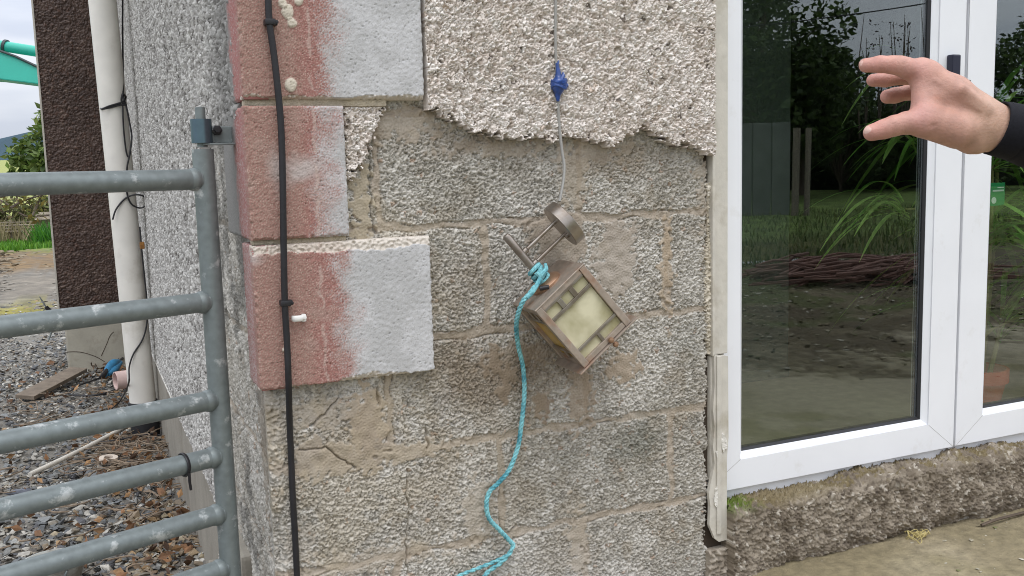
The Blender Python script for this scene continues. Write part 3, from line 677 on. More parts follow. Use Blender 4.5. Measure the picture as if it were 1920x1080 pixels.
# ================================================================== GATE
def gate():
    p0 = onY(384, 340, .10); gd = np.array([math.cos(math.radians(20.97)), math.sin(math.radians(20.97)), 0]); n = np.array([-gd[1], gd[0], 0])
    root = empty('metal_gate', 'galvanised tubular farm gate of round rails at the house corner', 'gate', (p0[0], p0[1], PZ))
    inv = Matrix.Translation((-p0[0], -p0[1], -PZ))
    def gb(o): o.parent = root; o.matrix_parent_inverse = inv; return o
    def q(s, z): return np.array([p0[0]+gd[0]*s, p0[1]+gd[1]*s, z])
    b = MB(); zt = onY(380, 268, .10)[2]
    b.lathe([(.0203, 0), (.0203, zt-.012+.14)], q(0, -.14), (0, 0, 1), 24); gb(b.build('hanging_stile', M_galv, None, True))
    zs = [.990, .754, .5595, .445, .3275, .2135, .10, -.012]
    for i, z in enumerate(zs):
        b = MB(); dz = .0025 if i < 7 else 0
        b.tube([q(-.012, z), q(-.022, z), q(-1.0, z+.004), q(-2.4, z+.004)], .0195, 20)
        r = gb(b.build('rail', M_galv, None, True))
        b = MB(); b.lathe([(.0195, -.008), (.0215, -.003), (.0222, .002), (.0205, .007), (.0198, .010)], q(-.0225, z), (-gd[0], -gd[1], 0), 20)
        w = b.build('weld', M_galv, None, True); w.parent = r
    b = MB(); b.lathe([(.0235, 0), (.0235, 1.2)], q(-2.42, -.14), (0, 0, 1), 20); gb(b.build('closing_stile', M_galv, None, True))
    for s in (-1.15,):
        b = MB(); b.box(np.array([-.02, -.004, -.1]), np.array([.02, .004, 1.0]), .002, Matrix.Translation(Vector(q(s, 0)-n*.024)) @ Matrix.Rotation(math.radians(20.97), 4, 'Z')); gb(b.build('brace', M_galv))
    # hinge: sleeve over the stile end, two lugs to the wall, bolt
    zc = onY(378, 246, .10)[2]; hz = .0225
    b = MB(); b.lathe([(.0165, -hz), (.0196, -hz), (.0196, hz), (.0165, hz)], q(0, zc), (0, 0, 1), 28, True); sl = gb(b.build('hinge_sleeve', M_zinc, None, True))
    b = MB(); b.lathe([(.0, -.03), (.0095, -.03), (.0095, hz+.022), (.0, hz+.024)], q(0, zc), (0, 0, 1), 16); o = b.build('hinge_pin', M_galv, None, True); o.parent = sl
    b = MB(); b.box(np.array([p0[0]+.0185, .115, zc-hz]), np.array([.286, .122, zc-hz+.032]), .002); b.box(np.array([p0[0]+.0, .085, zc-hz-.004]), np.array([.286, .121, zc-hz-.0005]), .001)
    gb(b.build('hinge_bracket', M_galv, None))
    b = MB(); bx = onY(407, 244, .11); b.lathe([(.0, 0), (.0095, 0), (.0105, .004), (.0095, .009), (.006, .0095), (.0055, .016), (0, .016)], (bx[0], .114, bx[2]), (0, -1, 0), 6); gb(b.build('hinge_bolt', M_blk))
    # cable tie on a rail
    s0 = -.082; zt = zs[3]; b = MB(); cx = q(s0, zt)
    pts = [cx + .0212*(math.cos(t)*n+math.sin(t)*np.array([0, 0, 1])) for t in np.linspace(0, 2*math.pi, 25)]
    b.tube(pts, .0024, 8, False, 0, 1.8); b.tube([cx-n*.019-np.array([0, 0, .012]), cx-n*.018-np.array([0, 0, .03]), cx-n*.012-np.array([-.004, 0, .048])], .003, 6)
    tag(b.build('cable_tie', M_blk, None, True), 'black cable tie looped round a lower rail of the gate', 'cable tie')
gate()

# ================================================================== DOWNPIPE and what hangs on it
PY = 3.02
def downpipe():
    a = onY(268, 752, PY); t = onY(192, 0, PY); d = (t-a)/np.linalg.norm(t-a); base = a-d*.10
    root = empty('downpipe', 'white plastic downpipe with black collar at its foot beside the roughcast wall', 'downpipe', tuple(base))
    inv = Matrix.Translation(-Vector(base)); r = .060
    b = MB(); b.lathe([(r, .04), (r, 2.6)], base, d, 40); o = b.build('pipe', M_white, root, True); o.matrix_parent_inverse = inv
    b = MB(); b.lathe([(.064, -.12), (.066, .02), (.068, .085), (.0665, .1005), (.0605, .102)], base, d, 40); o = b.build('collar', mat('rubber', (.02, .02, .022), .6, var=.3, vscale=30), root, True); o.matrix_parent_inverse = inv
    def on(x, y, off=.004):      # a point on the pipe's near face
        p = onY(x, y, PY-r-off); return p
    b = MB(); m = M_blk
    side = lambda x, y: onY(x, y, PY-.02)
    b.tube([onY(230, -30, 3.05), onY(230, 60, 3.05), onY(231, 150, 3.0), onY(231, 182, 2.97), on(236, 196), on(243, 230), on(247, 258), on(243, 290), on(238, 316), on(239, 345), on(238, 362), on(246, 382), on(262, 390), on(273, 384), on(272, 370), on(255, 365), on(235, 372), on(218, 392), on(211, 412)], .0042, 6, True, 6)
    b.tube([on(262, 425), on(266, 470), on(271, 520), on(275, 560), on(276, 600), on(268, 635), on(250, 664), on(242, 690), on(241, 720), onZ(225, 752, PZ+.02), onZ(210, 766, PZ+.03)], .004, 6, True, 6)
    b.tube([onY(188, 203, 3.03), on(192, 204), on(205, 199), on(222, 194), on(232, 190), onY(236, 182, 3.0), on(230, 176, .012), on(228, 190, .012), on(236, 196, .01), on(224, 197), on(205, 202), on(190, 205)], .0045, 6, True, 6)
    b.tube([on(230, 194), on(231, 230), on(234, 265), on(238, 290), on(243, 292), on(246, 270)], .004, 6, True, 6)
    tag(b.build('loose_wire', m, None, True), 'thin black wire knotted round the white downpipe and trailing down it', 'wire')
    p = on(267, 462); b = MB(); b.box(p-.012, p+np.array([.010, .0, .022]), .006); tag(b.build('dry_leaf', mat('dry_leaf', A(150, 104, 52), .8, var=.4, vscale=80)), 'small curled brown leaf caught beside the downpipe', 'leaf')
    # short waste stub
    c = onZ(228, 735, PZ); c = onY(230, 712, 3.72)
    b = MB(); ax = onY(217, 714, 3.72)-onY(246, 711, 3.72); L = np.linalg.norm(ax); ax /= L; r2 = .049
    b.lathe([(r2, -.12), (r2, L/2), (r2-.006, L/2), (r2-.006, -.12)], c, ax+np.array([0, -.25, 0]), 28, True)
    tag(b.build('waste_pipe', mat('pinkish_pipe', A(214, 188, 180), .5, var=.15, vscale=20), None, True), 'short pinkish white pipe stub lying behind the downpipe foot', 'pipe')
downpipe()

# ================================================================== CABLES, WIRE, LANTERN, ROPE on the front wall
def cable():
    pts = [(500, -900), (502, -400), (503, -40), (503, 0), (505, 42), (512, 90), (518, 140), (525, 210), (528, 260), (530, 330), (531, 400), (532, 470), (534, 568), (538, 640), (541, 715), (543, 790), (546, 860), (549, 930), (553, 1000), (557, 1080), (560, 1130)]
    def dep(y): return -.041 if y < 722 else -.041+.034*min(1, (y-722)/90)
    b = MB(); b.tube([onY(x, y, dep(y)-(.004 if y < 722 else 0)) for x, y in pts], .0062, 12, True, 6)
    tag(b.build('black_cable', M_blk, None, True), 'thick black cable running down over the red painted quoins', 'cable')
    for (x, y, lab) in ((505, 42, 'black cable clip at the top, beside the pale putty blobs'), (534, 568, 'black cable clip level with the white clip')):
        p = onY(x, y, -.04); b = MB()
        b.box(p+np.array([-.0095, -.0125, -.0055]), p+np.array([.0095, .009, .0055]), .0025); b.box(p+np.array([.0085, -.003, -.005]), p+np.array([.0145, .009, .005]), .002)
        b.lathe([(.0022, 0), (.0034, .0065), (.0, .007)], p+np.array([.0115, -.003, 0]), (0, -1, 0), 10)
        tag(b.build('cable_clip', M_blk, None, True), lab, 'cable clip', 'black clips on the black cable')
    p = onY(559, 598, -.036); b = MB()
    b.tube([p+np.array([.0105*math.cos(t)-.001, -.003-.006*math.sin(t), .002]) for t in np.linspace(-.3, math.pi+.3, 14)], .0022, 8, True, 0, 2.6)
    b.box(p+np.array([.006, -.006, -.0055]), p+np.array([.0145, .006, .0085]), .002); b.lathe([(.002, 0), (.0035, .003), (0, .0035)], p+np.array([.011, -.006, .003]), (0, -1, 0), 10)
    tag(b.build('cable_clip', mat('clip_white', A(236, 234, 228), .4), None, True), 'empty white cable clip nailed to the lowest quoin', 'cable clip')
cable()
def wire():
    pts = [(1040, -900), (1041, -400), (1042, -60), (1042, 0), (1041, 60), (1043, 125), (1047, 160), (1046, 190), (1049, 240), (1054, 285), (1058, 312), (1056, 340), (1052, 362), (1049, 378)]
    root = empty('grey_wire', 'grey flex hanging down the wall with a blue tape joint', 'wire', tuple(onY(1042, 0, -.03)))
    inv = Matrix.Translation(-Vector(onY(1042, 0, -.03)))
    def dep(y): return -.030 if y < 262 else -.030-.035*(y-262)/120
    b = MB(); b.tube([onY(x, y, dep(y)) for x, y in pts], .0042, 10, True, 6, .7)
    o = b.build('flex', mat('grey_flex', A(160, 158, 152), .5), root, True); o.matrix_parent_inverse = inv
    b = MB(); K = lambda x, y, d=0: onY(x, y, -.034-d)
    b.tube([K(1044, 118), K(1046, 130), K(1047, 143), K(1047, 152), K(1047, 165), K(1046, 178), K(1046, 190)], [.003, .0045, .007, .014, .015, .006, .003], 12, True, 4)
    for i in range(4):
        c = K(1048, 152+5*i, 0); b.tube([c+np.array([.0155*math.cos(t), -.0155*math.sin(t), .004*math.sin(t*2+i)+.003*(i-1)]) for t in np.linspace(0, 2*math.pi, 17)], .0026, 6, False, 0, 2)
    b.tube([K(1052, 150, .006), K(1056, 141, .006), K(1056, 136, .004)], [.006, .004, .002], 8); b.tube([K(1056, 158, .006), K(1063, 161, .006), K(1064, 164, .006)], [.007, .005, .002], 8)
    b.tube([K(1046, 128), K(1045, 120), K(1048, 113)], [.003, .003, .001], 6)
    o = b.build('tape_joint', mat('blue_tape', A(40, 72, 138), .3, spec=.6, var=.35, vscale=120), root, True); o.matrix_parent_inverse = inv
wire()

def lantern():
    # axes of the hanging lamp (camera frame), found from its corners in the photograph
    Wc = np.array([82, -79, 21.]); Hc = np.array([89, 107, 40.]); Dc = np.array([-33, -5, 111.])
    w = Wc/np.linalg.norm(Wc); h = Hc-w*(Hc@w); h /= np.linalg.norm(h); d = np.cross(w, h)*1.0
    if d[2] < 0: d = -d
    toW = lambda v: v @ AX
    wx, wy, wz = toW(w), toW(d), toW(-h)
    D0 = 1.940
    fc = at(1096, 594, D0)
    a = .0685; hh = .0790
    org = fc + wy*a
    M = Matrix([[wx[i], wy[i], wz[i], org[i]] for i in range(3)]+[[0, 0, 0, 1]])
    root = empty('wall_lantern', 'bronze glass lantern hanging upside down by its wire against the blocks', 'lantern'); root.matrix_world = M
    br = mat('aged_bronze', A(178, 164, 150), .42, .55, c2=A(166, 126, 100), c2scale=14, c2lo=.50, c2hi=.70, var=.2, vscale=60, bump=.12, bscale=160)
    br2 = mat('worn_pewter', A(166, 158, 149), .30, .8, c2=A(138, 126, 114), c2scale=20, var=.12, vscale=80)
    cop = mat('copper_disc', A(172, 138, 112), .35, .7)
    gl = bpy.data.materials.new('stained_glass'); gl.use_nodes = True
    t = gl.node_tree; P = t.nodes['Principled BSDF']; P.inputs['Roughness'].default_value = .12
    n = t.nodes.new('ShaderNodeTexNoise'); n.inputs['Scale'].default_value = 11; n.inputs['Detail'].default_value = 4; n.inputs['Distortion'].default_value = .4
    r = t.nodes.new('ShaderNodeValToRGB'); r.color_ramp.elements[0].color = A(186, 178, 136)+(1,); r.color_ramp.elements[1].color = A(244, 238, 206)+(1,)
    r.color_ramp.elements[0].position = .38; r.color_ramp.elements[1].position = .64
    tc_ = t.nodes.new('ShaderNodeTexCoord'); t.links.new(tc_.outputs['Object'], n.inputs['Vector']); t.links.new(n.outputs[0], r.inputs[0]); t.links.new(r.outputs[0], P.inputs['Base Color'])
    trn = t.nodes.new('ShaderNodeBsdfTranslucent'); t.links.new(r.outputs[0], trn.inputs[0]); mxs = t.nodes.new('ShaderNodeMixShader'); mxs.inputs[0].default_value = .12
    t.links.new(P.outputs[0], mxs.inputs[1]); t.links.new(trn.outputs[0], mxs.inputs[2])
    tp = t.nodes.new('ShaderNodeBsdfTransparent'); t.links.new(r.outputs[0], tp.inputs[0]); mx2 = t.nodes.new('ShaderNodeMixShader'); mx2.inputs[0].default_value = .18; P.inputs['Coat Weight'].default_value = .6; P.inputs['Coat Roughness'].default_value = .04
    t.links.new(mxs.outputs[0], mx2.inputs[1]); t.links.new(tp.outputs[0], mx2.inputs[2]); t.links.new(mx2.outputs[0], t.nodes['Material Output'].inputs[0])
    amb = mat('amber_glass', A(190, 158, 84), .15, var=.3, vscale=16)
    V = lambda *p: np.array(p, float)
    def P_(b, nm, m, sm=False): return b.build(nm, m, root, sm)
    # four corner posts, top and bottom rails
    for sx in (-1, 1):
        for sy in (-1, 1):
            b = MB(); b.box(V(sx*a, sy*a, -hh), V(sx*(a-.0145), sy*(a-.0145), hh), .0015); P_(b, 'corner_post', br)
    pw = a-.0148
    for k in range(4):
        R = Matrix.Rotation(k*math.pi/2, 4, 'Z')     # k=0: face towards -y (the front)
        yf, yb = -a+.002, -a+.009; yf2, yb2 = -a+.003, -a+.008
        b = MB(); b.box(V(-pw+.0005, -a+.0085, -hh+.002), V(pw-.0005, -a+.0115, hh-.002), 0, R)
        f = b.build('glass_pane', gl if k != 3 else amb, root)
        def bar(nm, x0, x1, z0, z1, m, e=0.0, p=None):
            bb = MB(); bb.box(V(x0, yf2-.001*(p is None)+e, z0), V(x1, yb2+.001*(p is None)-e, z1), .0008, R); bb.build(nm, m, p or root)
        bar('frame_rail', -pw, pw, hh-.010, hh-.0005, br); bar('frame_rail', -pw, pw, -hh+.0005, -hh+.012, br)
        bar('glazing_bar', -pw, pw, hh-.016, hh-.0102, br2, 0, f); bar('glazing_bar', -pw, pw, hh-.044, hh-.0365, br2, 0, f); bar('glazing_bar', -pw, pw, -hh+.031, -hh+.037, br2, 0, f)
        for x in (-.0165, .0165): bar('glazing_bar', x-.0055, x+.0055, hh-.0363, hh-.0162, br2, .0003, f)
        bar('glazing_bar', -.0035, .0035, -hh+.0122, -hh+.0308, br2, .0003, f)
    b = MB(); b.lathe([(.0, 0), (.016, 0), (.016, .030), (.012, .032), (.0, .032)], (0, 0, hh-.034), (0, 0, 1), 20); P_(b, 'lamp_holder', M_white, True)
    b = MB(); b.lathe([(.0, -.062), (.012, -.058), (.021, -.044), (.023, -.030), (.017, -.012), (.012, -.001), (.0, -.001)], (0, 0, hh-.034), (0, 0, 1), 24); P_(b, 'bulb', mat('frosted_bulb', A(232, 230, 222), .3), True)
    # base plate and neck, then arm, rods and wall disc
    b = MB(); b.box(V(-a-.001, -a-.001, hh), V(a+.001, a+.001, hh+.004), .0015); P_(b, 'base_plate', br)
    b = MB(); b.lathe([(.034, 0), (.034, .004), (.030, .008), (.020, .012), (.010, .014), (.0, .014)], (0, 0, hh+.004), (0, 0, 1), 32); P_(b, 'neck_disc', cop, True)
    top = hh+.018
    b = MB(); b.lathe([(.0, .0), (.0085, .0), (.0085, .116), (.0062, .121), (.0, .122)], (0, 0, top), (0, 0, 1), 20); P_(b, 'arm', br2, True)
    for z in (top+.036, top+.069):
        b = MB(); b.lathe([(.0068, -.004), (.0068, .006), (.0040, .009), (.0040, .092)], (.008, 0, z), (1, 0, 0), 16); P_(b, 'rod', br2, True)
    zc = top+.054
    b = MB(); b.lathe([(.0, 0), (.0475, 0), (.0495, .0012), (.0495, .0235), (.0485, .0245), (.0, .0245)], (.098, 0, zc), (1, -.10, 0), 48); dk = b.build('wall_plate', br2, root, True, 25)
    b = MB(); b.lathe([(.0035, -.006), (.0055, -.004), (.0055, 0.001)], (.097, -.012, zc-.02), (1, 0, 0), 12); o = b.build('screw', br2, dk, True)
    # roof: flared plate, low pyramid, two small knobs on its edge
    r1 = .0845; ry = .0730
    b = MB(); b.box(V(-r1, -ry, -hh-.0040), V(r1, ry, -hh-.0005), .001)
    q0 = [b.bm.verts.new(v) for v in ((-r1+.002, -ry+.002, -hh-.0042), (r1-.002, -ry+.002, -hh-.0042), (r1-.002, ry-.002, -hh-.0042), (-r1+.002, ry-.002, -hh-.0042))]
    ap = b.bm.verts.new((0, 0, -hh-.034))
    for i in range(4): b.bm.faces.new((q0[i], q0[(i+1) % 4], ap))
    b.bm.faces.new(q0[::-1]); P_(b, 'roof', br)
    for (x, y, z) in ((.010, -a-.004, -hh+.004), (.012, -ry+.002, -hh-.010)):
        b = MB(); b.lathe([(0, -.006), (.004, -.0052), (.0062, -.001), (.0062, .002), (.004, .0055), (0, .0062)], (x, y, z), (0, -1, 0), 16); P_(b, 'knob', cop, True)
    return M, top
LM, LTOP = lantern()

def rope():
    root = empty('rope', 'turquoise twisted rope knotted to the lantern arm and hanging down the wall', 'rope')
    kn = np.array(LM @ Vector((0, 0, LTOP+.012)))
    m = mat('rope_blue', A(132, 196, 202), .8, var=.4, vscale=220, c2=A(70, 142, 156), c2scale=26, c2lo=.45, c2hi=.62)
    path = [(1004, 536), (992, 552), (980, 566), (971, 590), (968, 615), (972, 650), (980, 685), (983, 720), (982, 755), (977, 800), (971, 838), (955, 880), (935, 905), (918, 922), (912, 945), (917, 972), (935, 992), (950, 1008), (963, 1022)]
    def dep(y): return -.095+.080*sstep(540, 690, float(y))
    base = catmull([onY(x, y, dep(y)) for x, y in path], 26)
    def strands(b, P, r, tw, n=3, sr=.0036):
        P = np.asarray(P); T = np.gradient(P, axis=0); T /= np.linalg.norm(T, axis=1)[:, None]
        s = np.concatenate([[0], np.cumsum(np.linalg.norm(np.diff(P, axis=0), axis=1))])
        N = np.cross(T, np.array([0, 1., 0])); N /= np.linalg.norm(N, axis=1)[:, None]; B = np.cross(T, N)
        for k in range(n):
            ph = s*2*math.pi/tw+k*2*math.pi/n
            b.tube(P+r*(np.cos(ph)[:, None]*N+np.sin(ph)[:, None]*B), sr, 8)
    b = MB(); strands(b, base, .0024, .030, 3, .0029)
    t1 = catmull([onY(x, y, -.014) for x, y in [(963, 1022), (952, 1040), (925, 1054), (895, 1066), (860, 1080), (830, 1098)]], 20)
    t2 = catmull([onY(x, y, -.016) for x, y in [(963, 1022), (955, 1038), (938, 1056), (918, 1070), (905, 1084), (890, 1110)]], 20)
    strands(b, t1, .0018, .03, 2, .0026); strands(b, t2, .0022, .032, 2, .003)
    b.build('cord', m, root, True)
    # knot round the arm
    b = MB(); Lx, Ly, Lz = [np.array(LM.col[i][:3]) for i in range(3)]
    for i in range(4):
        z = -.010+.0085*i
        P = [kn+Lz*(z+.0045*math.sin(t*1.0+i))+.0135*(math.cos(t)*Lx+math.sin(t)*Ly) for t in np.linspace(0, 2*math.pi, 40)]
        b.tube(P, .0046, 8, False)
    for off in ((-.006, .014), (.006, .020)):
        P = catmull([kn+Lx*off[0]-Ly*.02+Lz*.014, kn-Lx*.008-Ly*.022, onY(1000, 545, -.098), onY(988, 558, -.094)], 12); b.tube(P, .0048, 8)
    P = catmull([kn-Lx*.010-Ly*.018-Lz*.006, kn-Ly*.024+Lz*.004, kn+Lx*.014-Ly*.02+Lz*.004, kn+Lx*.022-Ly*.014+Lz*.012], 10); b.tube(P, [.005, .005, .0045, .003], 8)
    b.build('knot', m, root, True)
    p = [kn+Lx*.010-Ly*.018-Lz*.012, kn+Lx*.030-Ly*.022-Lz*.026]
    b = MB(); c = onY(1012, 541, -.1); e = onY(1029, 538, -.105); b.tube([c, e], .0045, 12); tag(b.build('wire_end', M_blk, None, True), 'short black wire end poking out below the rope knot', 'wire')
rope()

# ================================================================== YARD: gravel, litter, background
def chip_shapes(n, seed):
    r = np.random.RandomState(seed); out = []
    for i in range(n):
        bm = bmesh.new()
        p = r.randn(11, 3); p /= np.linalg.norm(p, axis=1)[:, None]; p *= r.uniform(.75, 1.1, (11, 1)); p *= np.array([1, r.uniform(.55, .9), r.uniform(.22, .5)])
        for q in p: bm.verts.new(q)
        bmesh.ops.convex_hull(bm, input=bm.verts[:])
        for v in [v for v in bm.verts if not v.link_faces]: bm.verts.remove(v)
        bmesh.ops.triangulate(bm, faces=bm.faces[:]); bm.verts.index_update()
        out.append((np.array([v.co[:] for v in bm.verts]), np.array([[v.index for v in f.verts] for f in bm.faces]))); bm.free()
    return out
def gravel():
    sh = chip_shapes(28, 5); r = np.random.RandomState(9); V, Fc, C = [], [], []; off = 0
    pal = np.array([A(108, 110, 109), A(128, 128, 124), A(92, 94, 95), A(142, 139, 130), A(124, 116, 102), A(76, 76, 78), A(172, 168, 158), A(104, 98, 90)])
    brown = np.array([A(132, 114, 88), A(140, 114, 80), A(122, 108, 88), A(150, 138, 114), A(112, 94, 74)])
    def scatter(n, x0, x1, y0, y1, s0, s1, zup, brownp):
        nonlocal off
        for k in range(n):
            x, y = r.uniform(x0, x1), r.uniform(y0, y1)
            s = s0*(s1/s0)**(r.rand()**1.6)
            vv, ff = sh[r.randint(len(sh))]
            a, t1, t2 = r.uniform(0, 6.28), r.normal(0, .28), r.normal(0, .28)
            R = np.array(Matrix.Rotation(a, 3, 'Z') @ Matrix.Rotation(t1, 3, 'X') @ Matrix.Rotation(t2, 3, 'Y'))
            near_wall = max(0, 1-(.28-x)/.35)
            c = (brown if r.rand() < brownp*(.4+1.6*near_wall) else pal)[r.randint(5) if False else 0] if False else None
            c = brown[r.randint(len(brown))] if r.rand() < brownp*(.5+1.5*near_wall) else pal[r.randint(len(pal))]
            c = np.asarray(c)*r.uniform(.85, 1.5)
            V.append(vv @ R.T*s+np.array([x, y, PZ-.010+zup+s*.15+r.uniform(0, .006)])); Fc.append(ff+off); off += len(vv)
            C.append(np.repeat(c[None], len(vv), 0))
    scatter(4400, -.75, .285, .9, 2.6, .008, .026, .004, .05)
    scatter(420, -.7, .285, .9, 2.0, .018, .034, .006, .30)
    scatter(160, .05, .285, 1.0, 1.9, .014, .030, .006, .6)
    scatter(5200, -1.0, .285, 2.4, 4.9, .008, .024, .004, .07)
    scatter(2600, -1.3, -.14, 4.6, 6.6, .009, .026, .003, .08)
    scatter(1100, -1.6, -.14, 6.4, 9.0, .010, .030, -.001, .2)
    o = mesh_np('gravel', np.concatenate(V), [np.concatenate(Fc)], mat('slate_chips', attr=True, rough=.62, spec=.4, var=.22, vscale=90, bump=.3, bscale=220, bdist=.002), None, False, np.concatenate(C))
    tag(o, 'loose grey and brown slate gravel over the yard', 'gravel', kind='stuff')
gravel()
def leaves_mesh(name, centres, size, mat_, parent, cols, seed, droop=.3, aspect=.5):
    """many small pointed leaves; centres N x 3"""
    r = np.random.RandomState(seed); n = len(centres)
    d = r.randn(n, 3); d[:, 2] = d[:, 2]*.7-droop; d /= np.linalg.norm(d, axis=1)[:, None]
    t = r.randn(n, 3); t -= d*(t*d).sum(1)[:, None]; t /= np.linalg.norm(t, axis=1)[:, None]
    nn = np.cross(d, t); L = size*r.uniform(.6, 1.3, (n, 1)); w = L*aspect*.5
    V = np.stack([centres, centres+d*L*.45+t*w+nn*L*.06, centres+d*L, centres+d*L*.45-t*w+nn*L*.06], 1).reshape(-1, 3)
    q = np.arange(4*n).reshape(n, 4); c = np.asarray(cols)[r.randint(len(cols), size=n)]*r.uniform(.65, 1.3, (n, 1))
    return mesh_np(name, V, [q], mat_, parent, False, np.repeat(c, 4, 0))
M_leaf = leafmat('foliage'); M_bark = mat('bark', A(96, 84, 72), .95, var=.4, vscale=20, bump=.8, bscale=40, bdist=.02)
GREENS = [A(86, 108, 48), A(104, 126, 58), A(70, 92, 42), A(124, 138, 72), A(96, 112, 62)]
DULL = [A(96, 92, 62), A(112, 104, 76), A(84, 88, 56), A(126, 112, 84), A(104, 112, 66)]
def crown_points(n, blobs, seed, shell=.75):
    r = np.random.RandomState(seed); P = []
    w = np.array([b[1][0]*b[1][1]*b[1][2] for b in blobs])**.7; w /= w.sum()
    for (c, rad), k in zip(blobs, r.multinomial(n, w)):
        v = r.randn(k, 3); v /= np.linalg.norm(v, axis=1)[:, None]; v *= (r.uniform(shell**3, 1, (k, 1)))**(1/3)
        # leave gaps: drop leaves in patches
        u = v*3.1+r.rand(3)*9; keep = (np.sin(u[:, 0]*2.3+np.sin(u[:, 1]*1.9))+np.sin(u[:, 1]*2.7+u[:, 2])+np.sin(u[:, 2]*2.1-u[:, 0])) > -1.0
        P.append((np.array(c)+v*np.array(rad))[keep])
    return np.concatenate(P)
def tree(name, label, cat, loc, H, R, nl, leaf, cols, seed, trunk_h=.35, group=None, nb=16, squash=1.0):
    r = np.random.RandomState(seed); root = empty(name, label, cat, loc, group)
    blobs = []; b = MB(); th = H*trunk_h
    b.tube([(0, 0, -.1), (.02*H, 0, th*.5), (0, .01*H, th), (.02*H, 0, H*.8)], [H*.028, H*.02, H*.016, H*.005], 10, True, 4)
    for i in range(nb):
        a = r.uniform(0, 6.28); f = r.uniform(.0, 1); z = th+(H-th)*(.12+.78*f); rr = R*(.78*math.sqrt(max(.05, 1-(2*f-.75)**2*.8)))*r.uniform(.55, 1)
        c = np.array([rr*math.cos(a), rr*math.sin(a)*squash, z]); s = R*r.uniform(.24, .46)
        blobs.append((c, (s, s*squash, s*r.uniform(.7, .95))))
        b.tube([(0, 0, th*r.uniform(.7, 1.3)), c*np.array([.5, .5, .82]), c], [H*.010, H*.006, H*.002], 6, True, 3)
    b.build('trunk', M_bark, root, True)
    leaves_mesh('crown', crown_points(nl, blobs, seed, .35), leaf, M_leaf, root, cols, seed, .25, .55)
    return root
# --- behind the gate
p = onZ(118, 440, PZ); d = 21.0
p = at(112, 400, d); tree('bushy_tree', 'bushy green tree beyond the yard between hedge and pier', 'tree', (p[0], p[1], -.35), 3.15, 1.05, 5200, .17, GREENS, 21, .15, None, 22)
def hedge():
    a, c = at(-60, 400, 20.5), at(150, 400, 20.5); root = empty('hedge', 'scrubby brown green hedge along the field edge', 'hedge', (a[0], a[1], -.3))
    n = 15; blobs = []; r = np.random.RandomState(31)
    for i in range(n):
        t = i/(n-1); q = (a*(1-t)+c*t)-np.array([a[0], a[1], 0]); q[2] = .45+r.uniform(-.12, .12); blobs.append((q, (.32, .4, .46+r.uniform(-.08, .12))))
    leaves_mesh('foliage', crown_points(5200, blobs, 31, .3), .12, M_leaf, root, DULL, 32)
    b = MB()
    for (q, rad) in blobs: b.tube([(q[0], q[1], -.1), q+np.array([.1, 0, .3])], [.03, .01], 5)
    b.build('stem', M_bark, root)
hedge()
M_post = mat('weathered_wood', A(140, 130, 114), .9, var=.35, vscale=30, bump=.6, bscale=60, bdist=.01)
def fence():
    D = 18.6; pts = [(-30, 436), (72, 430), (93, 426)]
    root = empty('post_and_wire_fence', 'weathered post and rail fence in front of the hedge', 'fence', tuple(at(30, 430, D)*np.array([1, 1, 0])+np.array([0, 0, PZ])))
    inv = Matrix.Translation(-root.location)
    for (x, yt, yb, w) in ((-36, 414, 452, .10), (20, 412, 450, .06), (72, 418, 447, .10), (92, 404, 450, .13), (150, 404, 450, .1)):
        t_, b_ = at(x, yt, D), at(x+1, yb, D); b = MB(); b.tube([b_-np.array([0, 0, .2]), t_], w*.5, 8); o = b.build('post', M_post, root, True); o.matrix_parent_inverse = inv
    for (y0, y1, rr) in ((425, 421, .018), (436, 433, .022), (430, 427, .012), (418, 416, .010)):
        b = MB(); b.tube([at(-40, y0, D-.06), at(72, y1, D-.06), at(152, y1-2, D-.06)], rr, 6); o = b.build('rail', M_post, root); o.matrix_parent_inverse = inv
    b = MB(); c = at(68, 412, D-.1); e = at(104, 410, D-.1); b.tube([c, e], .09, 4, True, 0); b.tube([c+np.array([.03, 0, .09]), e+np.array([0, 0, .09])], .05, 5)
    tag(b.build('timber_board', M_post), 'stack of pale sawn timber ends on the fence beside the pier', 'timber')
fence()
def twig():
    D = 12.0; root = empty('leafy_branch', 'thin arching branch with sparse leaves over the hedge', 'branch', tuple(at(-60, 430, D)))
    inv = Matrix.Translation(-root.location); b = MB(); P = []
    mains = [[(-60, 430), (-20, 375), (5, 378), (30, 396), (55, 406), (95, 402), (140, 380)], [(20, 390), (40, 378), (70, 368), (100, 362)], [(-10, 372), (20, 366), (45, 372), (60, 390)], [(60, 405), (70, 385), (78, 366), (92, 350)]]
    r = np.random.RandomState(8)
    for m in mains:
        q = catmull([at(x, y, D+r.uniform(-.15, .15)) for x, y in m], 8); b.tube(q, [.016, .006], 6)
        for k in range(len(q)):
            for j in range(3):
                if r.rand() < .55: P.append(q[k]+r.randn(3)*np.array([.06, .06, .05]))
    o = b.build('stem', M_bark, root, True); o.matrix_parent_inverse = inv
    o = leaves_mesh('leaves', np.array(P), .085, M_leaf, root, [A(112, 112, 52), A(90, 98, 48), A(136, 122, 62)], 5, .5); o.matrix_parent_inverse = inv
twig()
